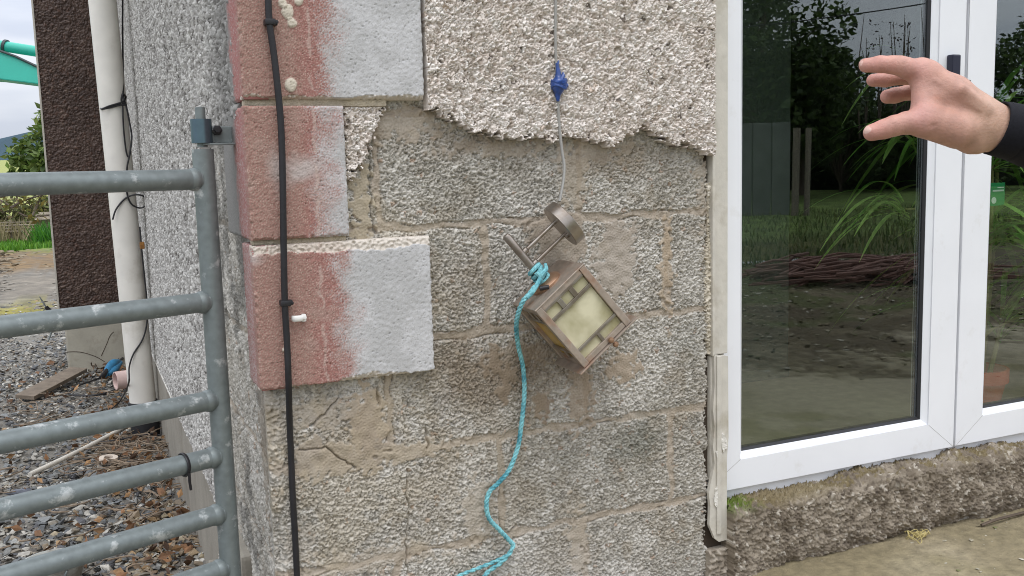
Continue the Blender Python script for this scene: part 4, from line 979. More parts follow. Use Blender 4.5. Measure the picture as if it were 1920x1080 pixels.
def grassy():
    r = np.random.RandomState(14); V, C = [], []
    def tuft(n, x0, x1, y0, y1, h, cols, spread=.5):
        for k in range(n):
            x, y = r.uniform(x0, x1), r.uniform(y0, y1); z = PZ-.02; hh = h*r.uniform(.5, 1.2); a = r.uniform(0, 6.28); l = r.uniform(.1, spread)*hh; w = .012+.01*r.rand()
            t = np.array([math.cos(a)*l, math.sin(a)*l, hh]); s = np.array([-math.sin(a), math.cos(a), 0])*w; b = np.array([x, y, z])
            V.extend([b-s, b+s, b+t*.6+s*.7+np.array([0, 0, .05*hh]), b+t]); C.extend([np.asarray(cols[r.randint(len(cols))])*r.uniform(.8, 1.2)]*4)
    G = [A(96, 146, 48), A(116, 160, 60), A(80, 126, 40)]
    tuft(5200, -2.4, .6, 17.0, 19.2, .13, G); tuft(900, -.75, .2, 17.6, 18.4, .42, [A(84, 140, 46), A(70, 122, 52)], .9)
    tuft(500, -2.2, .2, 18.2, 19.6, .5, [A(150, 138, 104), A(136, 126, 92)], .8)
    V = np.array(V); q = np.arange(len(V)).reshape(-1, 4)
    tag(mesh_np('rough_grass', V, [q], M_leaf, None, False, np.array(C)), 'bright green rough grass strip along the fence', 'grass', kind='stuff')
grassy()
def clods():
    r = np.random.RandomState(15); sh = chip_shapes(10, 77); V, Fc, C = [], [], []; off = 0
    for k in range(2200):
        y = 8.2*(17/8.2)**r.rand(); x = r.uniform(-2.6, .0)*y/12; s = r.uniform(.008, .05)*(1 if y < 13 else 1.6); vv, ff = sh[r.randint(10)]
        V.append(vv*s*np.array([1.3, 1, .6])+np.array([x, y, PZ-.012+s*.15])); Fc.append(ff+off); off += len(vv)
        c = A(132, 120, 100) if y > 13 else A(140, 134, 124); C.append(np.repeat(np.asarray(c)[None]*r.uniform(.6, 1.2), len(vv), 0))
    tag(mesh_np('earth_clods', np.concatenate(V), [np.concatenate(Fc)], mat('clod', attr=True, rough=.95, var=.2, vscale=30), None, False, np.concatenate(C)), 'broken earth and stones on the track', 'earth', kind='stuff')
clods()
def debris():
    r = np.random.RandomState(16); b = MB()
    def strands(n, x0, x1, y0, y1, L):
        for k in range(n):
            x, y = r.uniform(x0, x1), r.uniform(y0, y1); a = r.uniform(0, 6.28); P = [np.array([x, y, PZ+.014+r.rand()*.016])]
            for j in range(4): a += r.normal(0, .6); P.append(P[-1]+np.array([math.cos(a), math.sin(a), r.normal(0, .12)])*L/4*r.uniform(.6, 1.3))
            b.tube(P, r.uniform(.0012, .0034), 5, False, 3)
    strands(110, .0, .25, 2.35, 2.95, .22); strands(60, .02, .28, 1.2, 2.2, .12); strands(40, -.4, .15, 3.2, 4.2, .25); strands(34, -.6, .1, 1.4, 2.6, .12)
    tag(b.build('dead_roots', mat('dead_stalks', A(134, 118, 100), .9, var=.4, vscale=25), None, True), 'tangle of dead brown stalks round the downpipe foot', 'stalks', kind='stuff')
    # white rod, plank, tape roll, tools, bucket, hose, rock
    b = MB(); b.tube([onZ(56, 890, PZ+.03), onZ(150, 845, PZ+.035), onZ(250, 793, PZ+.03)], .0105, 10, True, 6); tag(b.build('plastic_rod', mat('rod_white', A(208, 202, 190), .5, var=.15, vscale=12), None, True), 'long thin white plastic rod lying across the gravel', 'rod')
    a, c = onZ(46, 744, PZ+.03), onZ(148, 702, PZ+.03); dr = c-a; dr[2] = 0; L = np.linalg.norm(dr); b = MB()
    b.box(np.array([0, -.055, 0]), np.array([L, .055, .024]), .003, Matrix.Translation(Vector(a-np.array([0, 0, .015]))) @ Matrix.Rotation(math.atan2(dr[1], dr[0]), 4, 'Z') @ Matrix.Rotation(-.06, 4, 'Y') @ Matrix.Rotation(.1, 4, 'X'))
    tag(b.build('plank', mat('grey_plank', A(126, 114, 100), .9, var=.3, vscale=16, bump=.6, bscale=50, bdist=.005)), 'short weathered wooden plank lying on the gravel', 'plank')
    b = MB(); b.lathe([(.019, 0), (.0375, 0), (.0385, .003), (.0385, .021), (.0375, .024), (.019, .024)], onZ(204, 872, PZ)+np.array([0, 0, .012]), (.08, -.05, 1), 32, True)
    tag(b.build('tape_roll', mat('tape_white', A(214, 200, 184), .6), None, True), 'white roll of tape lying on the gravel', 'tape roll')
    root = empty('bucket', 'pale plastic bucket with wire handle seen at the bottom below the gate rails', 'bucket', tuple(onZ(105, 1098, PZ)))
    o_ = np.array(root.location); b = MB(); b.lathe([(.0, -.02), (.06, -.02), (.090, .075), (.094, .076), (.095, .082), (.090, .083), (.087, .078), (.058, -.012), (.0, -.012)], (0, 0, 0), (0, 0, 1), 36)
    b.build('body', mat('bucket_plastic', A(196, 198, 192), .5, var=.1, vscale=20, c2=A(150, 146, 136), c2scale=12), root, True)
    b = MB(); b.tube([(.088, .02, .078), (.075, .0, .112), (.05, -.045, .10), (.035, -.082, .07), (.028, -.084, .05)], .0038, 8, True, 5); b.build('handle', M_galv, root, True)
    # blue clamp by the pier foot
    root = empty('spring_clamp', 'blue and black clamp lying by the concrete foot', 'clamp', tuple(onZ(213, 700, PZ+.02))); b = MB()
    g = lambda x, y, dz=0: (onZ(x, y, PZ+.04+dz)-np.array(root.location))
    b.tube([g(196, 704), g(204, 692, .02), g(212, 682, .04), g(222, 678, .04)], [.016, .026, .028, .016], 10, True, 4); b.tube([g(203, 702), g(214, 694, .01), g(226, 680, .03)], [.012, .022, .014], 10, True, 4); b.build('jaw', mat('clamp_blue', A(60, 128, 168), .4, var=.2, vscale=40), root, True)
    b = MB(); b.tube([g(188, 708), g(198, 698, .015), g(208, 680, .035)], [.010, .016, .008], 8, True, 4); b.tube([g(222, 678, .02), g(232, 670, .01), g(240, 664)], .008, 8, True, 4); b.build('grip', M_blk, root, True)
    b = MB(); b.tube([onZ(190, 708, PZ+.03), onZ(170, 715, PZ+.03), onZ(150, 722, PZ+.03), onZ(128, 738, PZ+.03), onZ(160, 742, PZ+.03), onZ(195, 738, PZ+.03), onZ(222, 728, PZ+.03)], .005, 6, True, 5)
    tag(b.build('lead', M_blk, None, True), 'thin black lead trailing over the gravel by the blue clamp', 'lead'); b = MB()
    b.tube([onZ(165, 832, PZ+.03), onZ(200, 828, PZ+.03), onZ(250, 820, PZ+.03), onZ(292, 812, PZ+.03)], .0045, 6, True, 5)
    tag(b.build('lead', M_blk, None, True), 'thin black lead lying over the dead stalks by the pipe collar', 'lead')
    # spade leaning on the ground by the pier
    root = empty('garden_shears', 'pair of shears with grey blades and black grips by the pier edge', 'shears', tuple(onZ(92, 590, PZ)))
    Y = 5.1; g = lambda x, y, d=0: onY(x, y, Y+d)-np.array(root.location)
    b = MB(); b.tube([g(74, 556), g(80, 566), g(87, 577)], [.006, .014, .012], 8, True, 0, .4); b.build('blade', M_galv, root, True); b = MB(); b.tube([g(104, 606), g(97, 622), g(90, 640)], [.016, .018, .006], 8, True, 0, .4); b.build('blade', M_galv, root, True)
    b = MB(); b.tube([g(86, 575), g(94, 584), g(104, 596), g(112, 604)], [.012, .015, .014, .012], 8); b.tube([g(80, 624), g(88, 614), g(98, 606)], [.010, .012, .01], 8); b.build('grip', M_blk, root, True)
    p = onZ(36, 930, PZ)
    sh = chip_shapes(3, 3)[0]; V = sh[0]*np.array([.055, .04, .05])+p+np.array([0, 0, .02]); tag(mesh_np('slate_lump', V, [sh[1]], mat('slate', A(108, 112, 122), .6, var=.2, vscale=60), None, False), 'large dark blue grey slate lump on the gravel', 'stone')
    b = MB()
    for k in range(5):
        q = onZ(66+k*1.0, 905-k*5.2, PZ+.012); b.box(q+np.array([-.030, -.012, 0]), q+np.array([.034, .012, .006]), .002, None)
    # crumbly white edging at the foot of the corner
    b.bm.free(); du = .003; U, Vv = grid(.30, .86, -.25, .03, du); s_ = U.shape
    top = -.005-.05*U+.02*np.repeat(soft((8, s_[1]), 14, 701)[:1], s_[0], 0)
    h = .020+.003*band(s_, 6, 702)+.002*band(s_, 3, 703); c = mixc(A(196, 188, 176), A(222, 216, 206), sstep(-1, 1, soft(s_, 6, 704)))
    hb(relief('broken_skirting', U, Vv, h, Vv < top, lambda u, v, k: (SX-k, u, v), -.002, M_rough, None, c, flip=True))
debris()

# --- excavator: only the boom reaches into the picture
def excavator():
    teal = mat('teal_paint', A(52, 178, 156), .35, spec=.5, var=.08, vscale=4); dk = mat('dark_steel', A(70, 76, 76), .5, .4)
    D = 9.0; a = at(0, 130, D); gdir = at(72, 150, D)-a
    root = empty('excavator', 'teal excavator boom reaching in from the left behind the pier', 'excavator', (a[0]-2.6, a[1]+.4, PZ)); inv = Matrix.Translation(-root.location)
    def eb(o, p=root): o.parent = p; o.matrix_parent_inverse = inv if p is root else Matrix(); return o
    up = np.array([0, 0, 1.]); b = MB()
    T = [(-700, -60), (-480, -20), (-200, 50), (0, 98), (72, 122), (190, 160)]; L_ = [(190, 184), (72, 158), (0, 149), (-200, 140), (-480, 130), (-760, 110)]
    n_ = np.array([.1, 1, 0.])*.30
    poly = [at(x, y, D) for x, y in T]+[at(x, y, D) for x, y in L_]
    b.poly_prism(poly, n_); o = eb(b.build('boom', teal)); mo = o.modifiers.new('bevel', 'BEVEL'); mo.width = .012; mo.segments = 2
    b = MB(); f_ = D-.01
    for s in (0,):
        b.tube([at(-10, 92, f_), at(30, 106, f_), at(72, 126, f_)], .012, 8)
    w = b.build('hose', dk, None, True); eb(w)
    b = MB(); b.tube([at(-260, 40, D+.1), at(14, 88, D+.1), at(72, 97, D+.1)], .050, 16, True); r_ = eb(b.build('ram', teal, None, True))
    b = MB(); b.tube([at(8, 86, D+.1), at(13, 87.2, D+.1)], .062, 16); b.tube([at(10, 80, D+.1), at(10.5, 76, D+.1)], .02, 8); k = b.build('ram_collar', dk, None, True); k.parent = r_; k.matrix_parent_inverse = Matrix()
    b = MB(); b.tube([at(72, 97, D+.1), at(200, 124, D+.1)], .03, 12); eb(b.build('piston', mat('chrome', A(200, 204, 206), .15, 1.0), None, True))
    # body standing out of the picture on the left
    x0 = a[0]-3.4; y0 = a[1]+.6
    b = MB(); b.box(np.array([x0-2.2, y0-.9, .55]), np.array([x0-.2, y0+.9, 1.5]), .12); eb(b.build('upper_body', teal, None, True))
    b = MB(); b.box(np.array([x0-.95, y0-.85, 1.5]), np.array([x0-.1, y0+.0, 2.75]), .1); eb(b.build('cab', dk, None, True))
    for s in (-1, 1):
        b = MB(); b.box(np.array([x0-2.2, y0+s*.85-.22, PZ]), np.array([x0+.4, y0+s*.85+.22, .42]), .2, None, 4); eb(b.build('track', dk, None, True))
excavator()

# ================================================================== GARDEN in front of the house (seen in the door glass)
def garden():
    def gtree(px, ytop, d, R, seed, nm, lab, cat, nl, leaf, cols, nb=20, trunk=.22):
        p = mirrored(px, 345, d); top = mirrored(px, ytop, d)[2]
        tree(nm, lab, cat, (p[0], p[1], -.05), top, R, nl, leaf, cols, seed, trunk, None, nb)
    DK = [A(66, 84, 44), A(82, 100, 52), A(56, 70, 38), A(94, 110, 64)]
    gtree(1420, -60, 24, 2.6, 41, 'garden_tree', 'tall dark leafy tree reflected at the left of the door glass', 'tree', 9000, .20, DK, 26)
    gtree(1340, -40, 26, 2.8, 45, 'garden_tree', 'dark tree reflected half behind the wall edge', 'tree', 6000, .2, DK, 22)
    gtree(1500, 75, 26, 1.9, 42, 'garden_tree', 'mid height dark tree reflected left of the hand', 'tree', 6000, .18, DK, 20)
    gtree(1575, 165, 27, 1.7, 43, 'garden_bush', 'rounded dark bush reflected under the overhead line', 'bush', 5000, .16, DK, 18, .1)
    gtree(1650, 150, 28, 1.9, 44, 'garden_bush', 'bushy dark shrub reflected behind the fingers', 'bush', 5000, .16, DK, 18, .1)
    gtree(1735, 120, 27, 1.8, 46, 'garden_bush', 'dark shrub reflected beside the door stile', 'bush', 5000, .16, DK, 18, .1)
    gtree(1830, 90, 26, 2.0, 47, 'garden_bush', 'tall shrub reflected in the right hand door', 'bush', 5000, .16, DK, 18, .1)
    gtree(1930, 40, 26, 2.2, 48, 'garden_tree', 'dark tree reflected at the right edge of the doors', 'tree', 5000, .18, DK, 18, .2)
    # bare twiggy stems over the shrubs
    r = np.random.RandomState(52); root = empty('bare_sapling', 'bare upright twigs reflected above the shrubs', 'sapling', tuple(mirrored(1690, 345, 25)*np.array([1, 1, 0]))); inv = Matrix.Translation(-root.location)
    b = MB()
    for x in (1612, 1622, 1648, 1676, 1690, 1700, 1735):
        for k in range(2):
            x1 = x+r.uniform(-8, 12); b.tube([mirrored(x, 260, 25), mirrored(x+r.uniform(-4, 6), 150, 25), mirrored(x1, r.uniform(10, 90), 25)], [.03, .02, .006], 5, True, 4)
    o = b.build('stem', M_bark, root); o.matrix_parent_inverse = inv
    P = np.concatenate([[mirrored(x+r.uniform(-14, 14), r.uniform(40, 150), 25+r.uniform(-.4, .4)) for k in range(60)] for x in (1640, 1680, 1700)]); o = leaves_mesh('leaves', P, .09, M_leaf, root, [A(70, 60, 52)], 3); o.matrix_parent_inverse = inv
    # hedge behind the lawn
    a, c = mirrored(1380, 345, 30), mirrored(1990, 345, 30); root = empty('garden_hedge', 'long dark hedge reflected behind the lawn', 'hedge', (a[0], a[1], 0)); n = 26; blobs = []
    for i in range(n):
        t = i/(n-1); q = a*(1-t)+c*t-np.array([a[0], a[1], 0]); q[2] = 1.2+r.uniform(-.2, .3); blobs.append((q, (.7, .7, 1.35+r.uniform(-.2, .35))))
    leaves_mesh('foliage', crown_points(14000, blobs, 61, .55), .24, M_leaf, root, DK, 62)
    b = MB(); b.box(np.minimum(a, c)*0+np.array([0, -.3, -.1]), np.array([np.linalg.norm(c-a), .3, 1.6]), .1, Matrix.Rotation(math.atan2((c-a)[1], (c-a)[0]), 4, 'Z')); b.build('inner_growth', mat('twiggy', A(40, 44, 30), 1), root)
    # concrete fence panels and two posts
    a, c = mirrored(1375, 345, 17), mirrored(1483, 345, 17); root = empty('concrete_fence', 'pale panel fence reflected low at the left of the door glass', 'fence', (a[0], a[1], 0)); e = c-a
    for k in range(3):
        b = MB(); b.box(np.array([k*.0+np.linalg.norm(e)*k/3, -.03, .0]), np.array([np.linalg.norm(e)*(k+1)/3-.02, .03, 1.62]), .01, Matrix.Rotation(math.atan2(e[1], e[0]), 4, 'Z')); b.build('panel', mat('fence_panel', A(112, 114, 108), .9, var=.3, vscale=3), root)
    for x, lab in ((1492, 'thicker wooden post reflected beside the panel fence'), (1514, 'thinner wooden post reflected right of its twin')):
        p = mirrored(x, 240, 16.5); b = MB(); b.tube([(p[0], p[1], -.1), (p[0]+.03, p[1], p[2])], .062 if x < 1500 else .05, 8); tag(b.build('wooden_post', M_post, None, True), lab, 'post')
    # overhead line
    b = MB(); b.tube([mirrored(1380, 52, 20), mirrored(1520, 37, 20), mirrored(1745, 5, 20), mirrored(2100, -60, 20)], .014, 6, True, 8); tag(b.build('overhead_line', M_blk), 'dark overhead cable reflected across the sky in the glass', 'cable')
    # brushwood on the soil strip
    b = MB()
    for k in range(170):
        x = r.uniform(1385, 1760); p = mirrored(x, 490+r.uniform(-14, 16), 7.9+r.uniform(-.5, .5)); p[2] = r.uniform(.0, .12); a_ = r.normal(.0, .35); L = r.uniform(.3, .9)
        b.tube([p, p+np.array([math.cos(a_)*L*.5, math.sin(a_)*L*.5, r.uniform(0, .06)]), p+np.array([math.cos(a_)*L, math.sin(a_)*L, r.uniform(-.02, .05)])], r.uniform(.005, .016), 5)
    tag(b.build('brushwood', mat('brush', A(128, 96, 84), .9, var=.4, vscale=10)), 'low heap of cut brushwood reflected at the lawn edge', 'brushwood', kind='stuff')
garden()

# ================================================================== PLANT behind the glass
def plant():
    px = onY(1862, 690, .40); zb = .157; rim = onY(1870, 682, .40)[2]; rad = .098
    cx = onY(1882, 682, .40)[0]-rad-.030; cy = .40
    root = empty('potted_plant', 'potted plant with long arching green leaves behind the glass in a terracotta pot', 'plant', (cx, cy, zb))
    hr = rim-zb
    b = MB(); b.lathe([(.0, 0), (rad*.70, 0), (rad*.9, hr-.05), (rad*.92, hr-.045), (rad, hr-.043), (rad, hr), (rad*.9, hr), (rad*.86, hr-.04), (.0, hr-.04)], (0, 0, 0), (0, 0, 1), 36)
    b.build('pot', mat('terracotta', A(214, 92, 68), .75, var=.15, vscale=12), root, True)
    r = np.random.RandomState(71); V, C = [], []; q = []
    cols = [A(104, 146, 62), A(124, 160, 78), A(84, 128, 52), A(142, 168, 92), A(176, 164, 110)]
    def blade(p0, az, L, up, w, col, curl=1.0):
        n = 12; t = np.linspace(0, 1, n); d = np.array([math.cos(az), math.sin(az), 0])
        P = p0+np.outer(L*(t*math.cos(up)+.10*t*t), d)+np.outer(L*(t*math.sin(up)-curl*t*t*.75), [0, 0, 1])
        s = np.array([-math.sin(az), math.cos(az), 0])*1.0; ww = w*np.sin(np.pi*np.clip(t*.92+.08, 0, 1))**.7
        fold = np.array([0, 0, 1])*.25
        o = len(V)
        for i in range(n): V.extend([P[i]+s*ww[i]+fold*ww[i], P[i], P[i]-s*ww[i]+fold*ww[i]]); C.extend([col]*3)
        for i in range(n-1):
            for k in (0, 1): q.append([o+3*i+k, o+3*i+k+1, o+3*i+k+4, o+3*i+k+3])
    stems = MB()
    heads = [((.0, .0), .62), ((.02, .03), .50), ((-.03, .02), .76), ((.03, -.02), .34), ((-.02, -.03), .90), ((.05, .02), 1.02)]
    for (ox, oy), z in heads:
        stems.tube([(ox, oy, hr-.05), (ox*1.6+.02, oy*1.5, z*.55+.08), (ox*2, oy*2, z)], [.009, .007, .005], 8, True, 4)
        for k in range(24):
            az = r.uniform(-2.0, 1.6); blade(np.array([ox*2, oy*2, z-r.uniform(0, .12)]), az, r.uniform(.32, .72), r.uniform(.1, 1.25), r.uniform(.006, .015), np.asarray(cols[r.randint(4)])*r.uniform(1.1, 1.8), r.uniform(.7, 1.3))
    # the fans that lean to the left behind the big pane
    for (x, y, dy, n) in ((1690, 250, .36, 12), (1668, 372, .36, 17), (1690, 120, .5, 4), (1752, 560, .5, 3)):
        base = onY(x+30, y+20, dy)-np.array([cx, cy, zb])
        stems.tube([(0, 0, hr), (base*np.array([.55, .55, .9])+np.array([0, 0, .02])), base], [.006, .004, .003], 6, True, 4)
        for k in range(n): blade(base+r.randn(3)*.015, math.pi+r.normal(0, .55), r.uniform(.16, .36), r.uniform(.35, 1.0), r.uniform(.005, .0085), np.asarray(cols[r.randint(4)])*r.uniform(1.2, 1.7), r.uniform(.9, 1.3))
    for k in range(3): blade(np.array([.02, -.06, hr+.14]), -.4+.35*k+math.pi*(k == 2), .34, .55-.25*k, .011, np.asarray(cols[4]), .9)
    stems.build('stem', mat('plant_stem', A(136, 128, 84), .8), root, True)
    o = mesh_np('leaves', np.array(V), [np.array(q)], M_leaf, root, True, np.array(C))
    c = onY(1870, 364, .20)-np.array([cx, cy, zb]); b = MB()
    b.box(c+np.array([-.030, -.0012, -.034]), c+np.array([.030, .0, .034]), .0005, Matrix.Identity(4)); k = b.build('plant_label', mat('green_card', A(30, 140, 84), .5), root)
    b = MB(); b.box(c+np.array([-.022, -.0024, .008]), c+np.array([.024, -.0014, .013])); b.box(c+np.array([-.002, -.0024, .018]), c+np.array([.024, -.0014, .021])); b.lathe([(.0, 0), (.010, 0), (.010, .001), (0, .001)], c+np.array([-.016, -.0014, -.018]), (0, -1, 0), 16)
    w = b.build('printed_mark', mat('print_white', A(226, 232, 226), .5), k)
plant()
# a pale cupboard end inside, by the left of the pane
b = MB(); c0 = onY(1397, 478, 1.1); c1 = onY(1480, 470, 1.1)
b.box(np.array([c0[0]-.5, 1.1, .157]), np.array([c1[0], 1.5, 2.2]), .004); b.box(np.array([c0[0]-.5, 1.08, .157]), np.array([c1[0]-.01, 1.0985, .2]), .002)
tag(b.build('cupboard', mat('cupboard_paint', A(84, 90, 84), .7)), 'tall pale cupboard standing inside behind the left of the glass', 'cupboard')

# ================================================================== PERSON: a hand and sleeve reaching in from the right
def cap(P, a, b, ra, rb):
    ab = b-a; t = np.clip(((P-a)@ab)/(ab@ab), 0, 1); return np.linalg.norm(P-a-t[..., None]*ab, axis=-1)-(ra+(rb-ra)*t)
def smin(a, b, k): h = np.clip(.5+.5*(b-a)/k, 0, 1); return b*(1-h)+a*h-k*h*(1-h)
def surface_nets(f, origin, hstep):
    nx, ny, nz = f.shape; s = f < 0
    cn = np.zeros((nx-1, ny-1, nz-1), int); acc = np.zeros((nx-1, ny-1, nz-1, 3)); cnt = np.zeros((nx-1, ny-1, nz-1))
    def sl(o): return tuple(slice(o[i], f.shape[i]-1+o[i]) for i in range(3))
    corners = [(i, j, k) for i in (0, 1) for j in (0, 1) for k in (0, 1)]
    for o in corners:
        for ax in range(3):
            if o[ax] == 0:
                p = list(o); p[ax] = 1; fa, fb = f[sl(o)], f[sl(p)]; cr_ = (fa < 0) != (fb < 0)
                t = np.where(cr_, fa/np.where(cr_, fa-fb, 1), 0); w = np.array(o, float)
                for i in range(3): acc[..., i] += np.where(cr_, w[i]+(t if i == ax else 0), 0)
                cnt += cr_
    act = cnt > 0; idx = np.full(act.shape, -1); idx[act] = np.arange(act.sum()); ijk = np.argwhere(act)
    V = origin+hstep*(ijk+acc[act]/cnt[act][:, None]); Q = []
    for ax in range(3):
        u, v = (ax+1) % 3, (ax+2) % 3
        a = [slice(1, -1)]*3; a[ax] = slice(0, -1); b = list(a); b[ax] = slice(1, None)
        sa, sb = s[tuple(a)], s[tuple(b)]; cr_ = np.argwhere(sa != sb)
        base = cr_+1; base[:, ax] -= 1; fl = sa[tuple(cr_.T)]
        def cell(du_, dv_): c = base.copy(); c[:, u] -= du_; c[:, v] -= dv_; return idx[tuple(c.T)]
        q = np.stack([cell(1, 1), cell(0, 1), cell(0, 0), cell(1, 0)], -1); q[~fl] = q[~fl][:, ::-1]; Q.append(q)
    return V, np.concatenate(Q)
def person():
    D = 1.10; mm = D/F
    def q(x, y, w): d = D+w*.001; return np.array([(x-960)/F*d, (y-540)/F*d, d])
    hs = .00125; lo = q(1585, 75, -50)-.01; hi = q(1985, 330, 110); n = np.ceil((hi-lo)/hs).astype(int)
    G = np.stack(np.meshgrid(*[lo[i]+hs*np.arange(n[i]) for i in range(3)], indexing='ij'), -1)
    def chain(pts, k):
        f = None
        for a, b in zip(pts[:-1], pts[1:]):
            c = cap(G, q(*a[:3]), q(*b[:3]), a[3]*mm, b[3]*mm); f = c if f is None else smin(f, c, k)
        return f
    body = chain([(1738, 144, 0, 27), (1784, 180, 5, 37), (1862, 240, 14, 41), (1985, 266, 18, 40)], .008)
    for c in ([(1750, 152, 26, 23), (1850, 224, 30, 34)], [(1765, 168, 52, 19), (1850, 232, 34, 31)], [(1734, 150, -2, 23), (1733, 212, -10, 24)], [(1733, 228, -14, 29), (1808, 243, 0, 34), (1862, 242, 12, 39)], [(1762, 180, -4, 29), (1838, 222, 6, 37)]):
        body = smin(body, chain(c, .006), .010)
    body = smin(body, chain([(1726, 126, 0, 17), (1800, 168, -22, 10), (1846, 205, -14, 8)], .004), .010)         # tendon over the back
    body = smin(body, chain([(1822, 270, 2, 18), (1830, 270, 4, 18)], .004), .012)                                # heel of the hand
    fin = [[(1738, 142, 0, 26), (1700, 128, -4, 19), (1687, 123, -4, 17.3), (1672, 121.5, -2, 16), (1650, 120.5, 0, 15.2), (1624, 122.5, 4, 13.4)],
           [(1738, 140, 24, 22), (1696, 143, 32, 15.5), (1660, 149.5, 32, 13.6), (1637, 150.5, 31, 12.4)],
           [(1748, 156, 46, 20), (1708, 172, 56, 15.5), (1678, 179, 55, 14.6), (1664, 181, 53, 14)],
           [(1758, 172, 64, 18), (1736, 184, 70, 13), (1724, 192, 70, 11.5)],
           [(1795, 244, -8, 34), (1735, 228, -14, 27), (1700, 230.5, -17, 20.5), (1676, 236, -19, 18.6), (1658, 242, -19, 17.4), (1635, 248.5, -17, 15.8)]]
    f = body
    for c in fin: f = smin(f, chain(c, .0035), .0055)
    # skin folds: at the thumb root, on the finger joints
    def groove(p0, p1, depth, w):
        nonlocal f
        a, b = q(*p0), q(*p1); f = f+depth*np.exp(-(cap(G, a, b, 0, 0)/w)**2)
    for p0, p1, dp, w in (((1728, 236, -34), (1716, 252, -32), .0014, .0022), ((1748, 236, -34), (1733, 254, -34), .0018, .0026), ((1736, 244, -34), (1752, 234, -30), .0010, .002),
                      ((1712, 150, -14), (1709, 196, -16), .0014, .004), ((1670, 232, -38), (1672, 246, -36), .0008, .0016), ((1662, 234, -38), (1663, 246, -36), .0007, .0014), ((1676, 131, -20), (1675, 137, -14), .0009, .0015), ((1648, 131, -16), (1648, 136, -10), .0008, .0014),
                      ((1845, 255, -34), (1838, 285, -22), .0008, .0025), ((1856, 245, -36), (1850, 285, -24), .0008, .002)): groove(p0, p1, dp, w)
    for p0, p1, dp, w in (((1722, 122, -22), (1724, 140, -30), .0007, .0018), ((1718, 118, -16), (1719, 136, -26), .0006, .0016), ((1650, 113, -12), (1651, 126, -22), .0005, .0013), ((1655, 113, -12), (1656, 126, -22), .0005, .0013), ((1700, 160, -20), (1722, 200, -34), .0008, .003),
                      ((1690, 228, -34), (1692, 244, -34), .0006, .0016), ((1740, 262, -24), (1790, 262, -30), .0009, .004), ((1708, 238, -30), (1705, 254, -26), .0007, .002)): groove(p0, p1, dp, w)
    for p0, p1, dp, w in (((1752, 150, -20), (1835, 205, -22), .0011, .0030), ((1762, 205, -34), (1812, 222, -34), .0008, .0028), ((1790, 190, -28), (1845, 232, -32), .0008, .0026)): groove(p0, p1, -dp, w)
    # nails
    for c, r in (((1625, 244, -26), 9), ((1615, 115, 6), 7)):
        d = np.linalg.norm((G-q(*c))/np.array([1.2, 1, .6]), axis=-1); f = f-.0005*np.exp(-(d/(r*mm))**4)
    V, Q = surface_nets(f, lo, hs)
    # light smoothing
    E_ = np.concatenate([Q[:, [0, 1]], Q[:, [1, 2]], Q[:, [2, 3]], Q[:, [3, 0]]])
    for _ in range(2):
        a = np.zeros_like(V); m = np.zeros(len(V)); np.add.at(a, E_[:, 0], V[E_[:, 1]]); np.add.at(a, E_[:, 1], V[E_[:, 0]]); np.add.at(m, E_[:, 0], 1); np.add.at(m, E_[:, 1], 1); V = .5*V+.5*a/m[:, None]
    px = V[:, 0]/V[:, 2]*F+960; py = V[:, 1]/V[:, 2]*F+540; wz = (V[:, 2]-D)*1000
    c = np.tile(np.array(A(196, 150, 132)), (len(V), 1)); rs = np.random.RandomState(2)
    def tint(col, m): nonlocal c; c = mixc(c, A(*col), np.clip(m, 0, 1))
    tint((202, 148, 135), .8*np.exp(-((px-1722)**2+(py-128)**2)/28**2))
    tint((202, 145, 132), .75*np.exp(-((px-1640)**2/40**2)))
    tint((202, 148, 138), .7*np.exp(-((px-1725)**2/30**2+(py-215)**2/40**2)))
    tint((196, 140, 126), .6*np.exp(-((px-1676)**2+(py-124)**2)/10**2)-.0)
    tint((205, 168, 144), .8*sstep(1790, 1860, px))
    tint((196, 136, 112), .5*np.exp(-((px-1757)**2/7**2+(py-183)**2/4**2)))
    c *= .93; tint((222, 190, 176), .7*(np.hypot((px-1623)/11, (py-243)/7.5) < 1)*(wz < -16)); tint((222, 186, 172), .6*(np.hypot((px-1613)/5, (py-117)/6) < 1))
    Wv = CAM+V@AX
    p0 = Wv.mean(0)*0+at(1740, 190, 1.1)
    skin = mat('skin', attr=True, rough=.5, spec=.4, var=.16, vscale=70, detail=8, bump=.5, bscale=330, bdist=.0016, tr=.08)
    root = mesh_np('person', Wv, [Q], skin, None, True, c)
    tag(root, 'bare hand with spread fingers reaching in from a dark sleeve on the right', 'person')
    # sleeve: open cuff, forearm, elbow and upper arm out of the picture
    path = [(1867, 240, 12), (1890, 245, 13), (1925, 253, 15), (1990, 268, 18), (2080, 292, 20), (2200, 325, 24), (2330, 350, 20), (2430, 320, -30), (2520, 200, -130), (2580, 20, -230), (2600, -90, -270)]
    rad = [51, 54, 58, 64, 70, 76, 82, 86, 92, 100, 108]
    P = catmull([q(*p) for p in path], 14); R = np.interp(np.linspace(0, 10, len(P)), range(11), rad)*mm
    T = np.gradient(P, axis=0); T /= np.linalg.norm(T, axis=1)[:, None]; T[:6] = T[6]*.0+np.array([.966, .256, .02])/np.linalg.norm([.966, .256, .02])
    ns = 72; th = np.arange(ns)*2*math.pi/ns; Vs = []; N = np.array([0, -1., 0]); arc = np.concatenate([[0], np.cumsum(np.linalg.norm(np.diff(P, axis=0), axis=1))])
    fr = np.random.RandomState(6); wav = [(fr.randint(1, 4), fr.uniform(20, 70), fr.uniform(0, 6), fr.uniform(.4, 1)) for _ in range(7)]
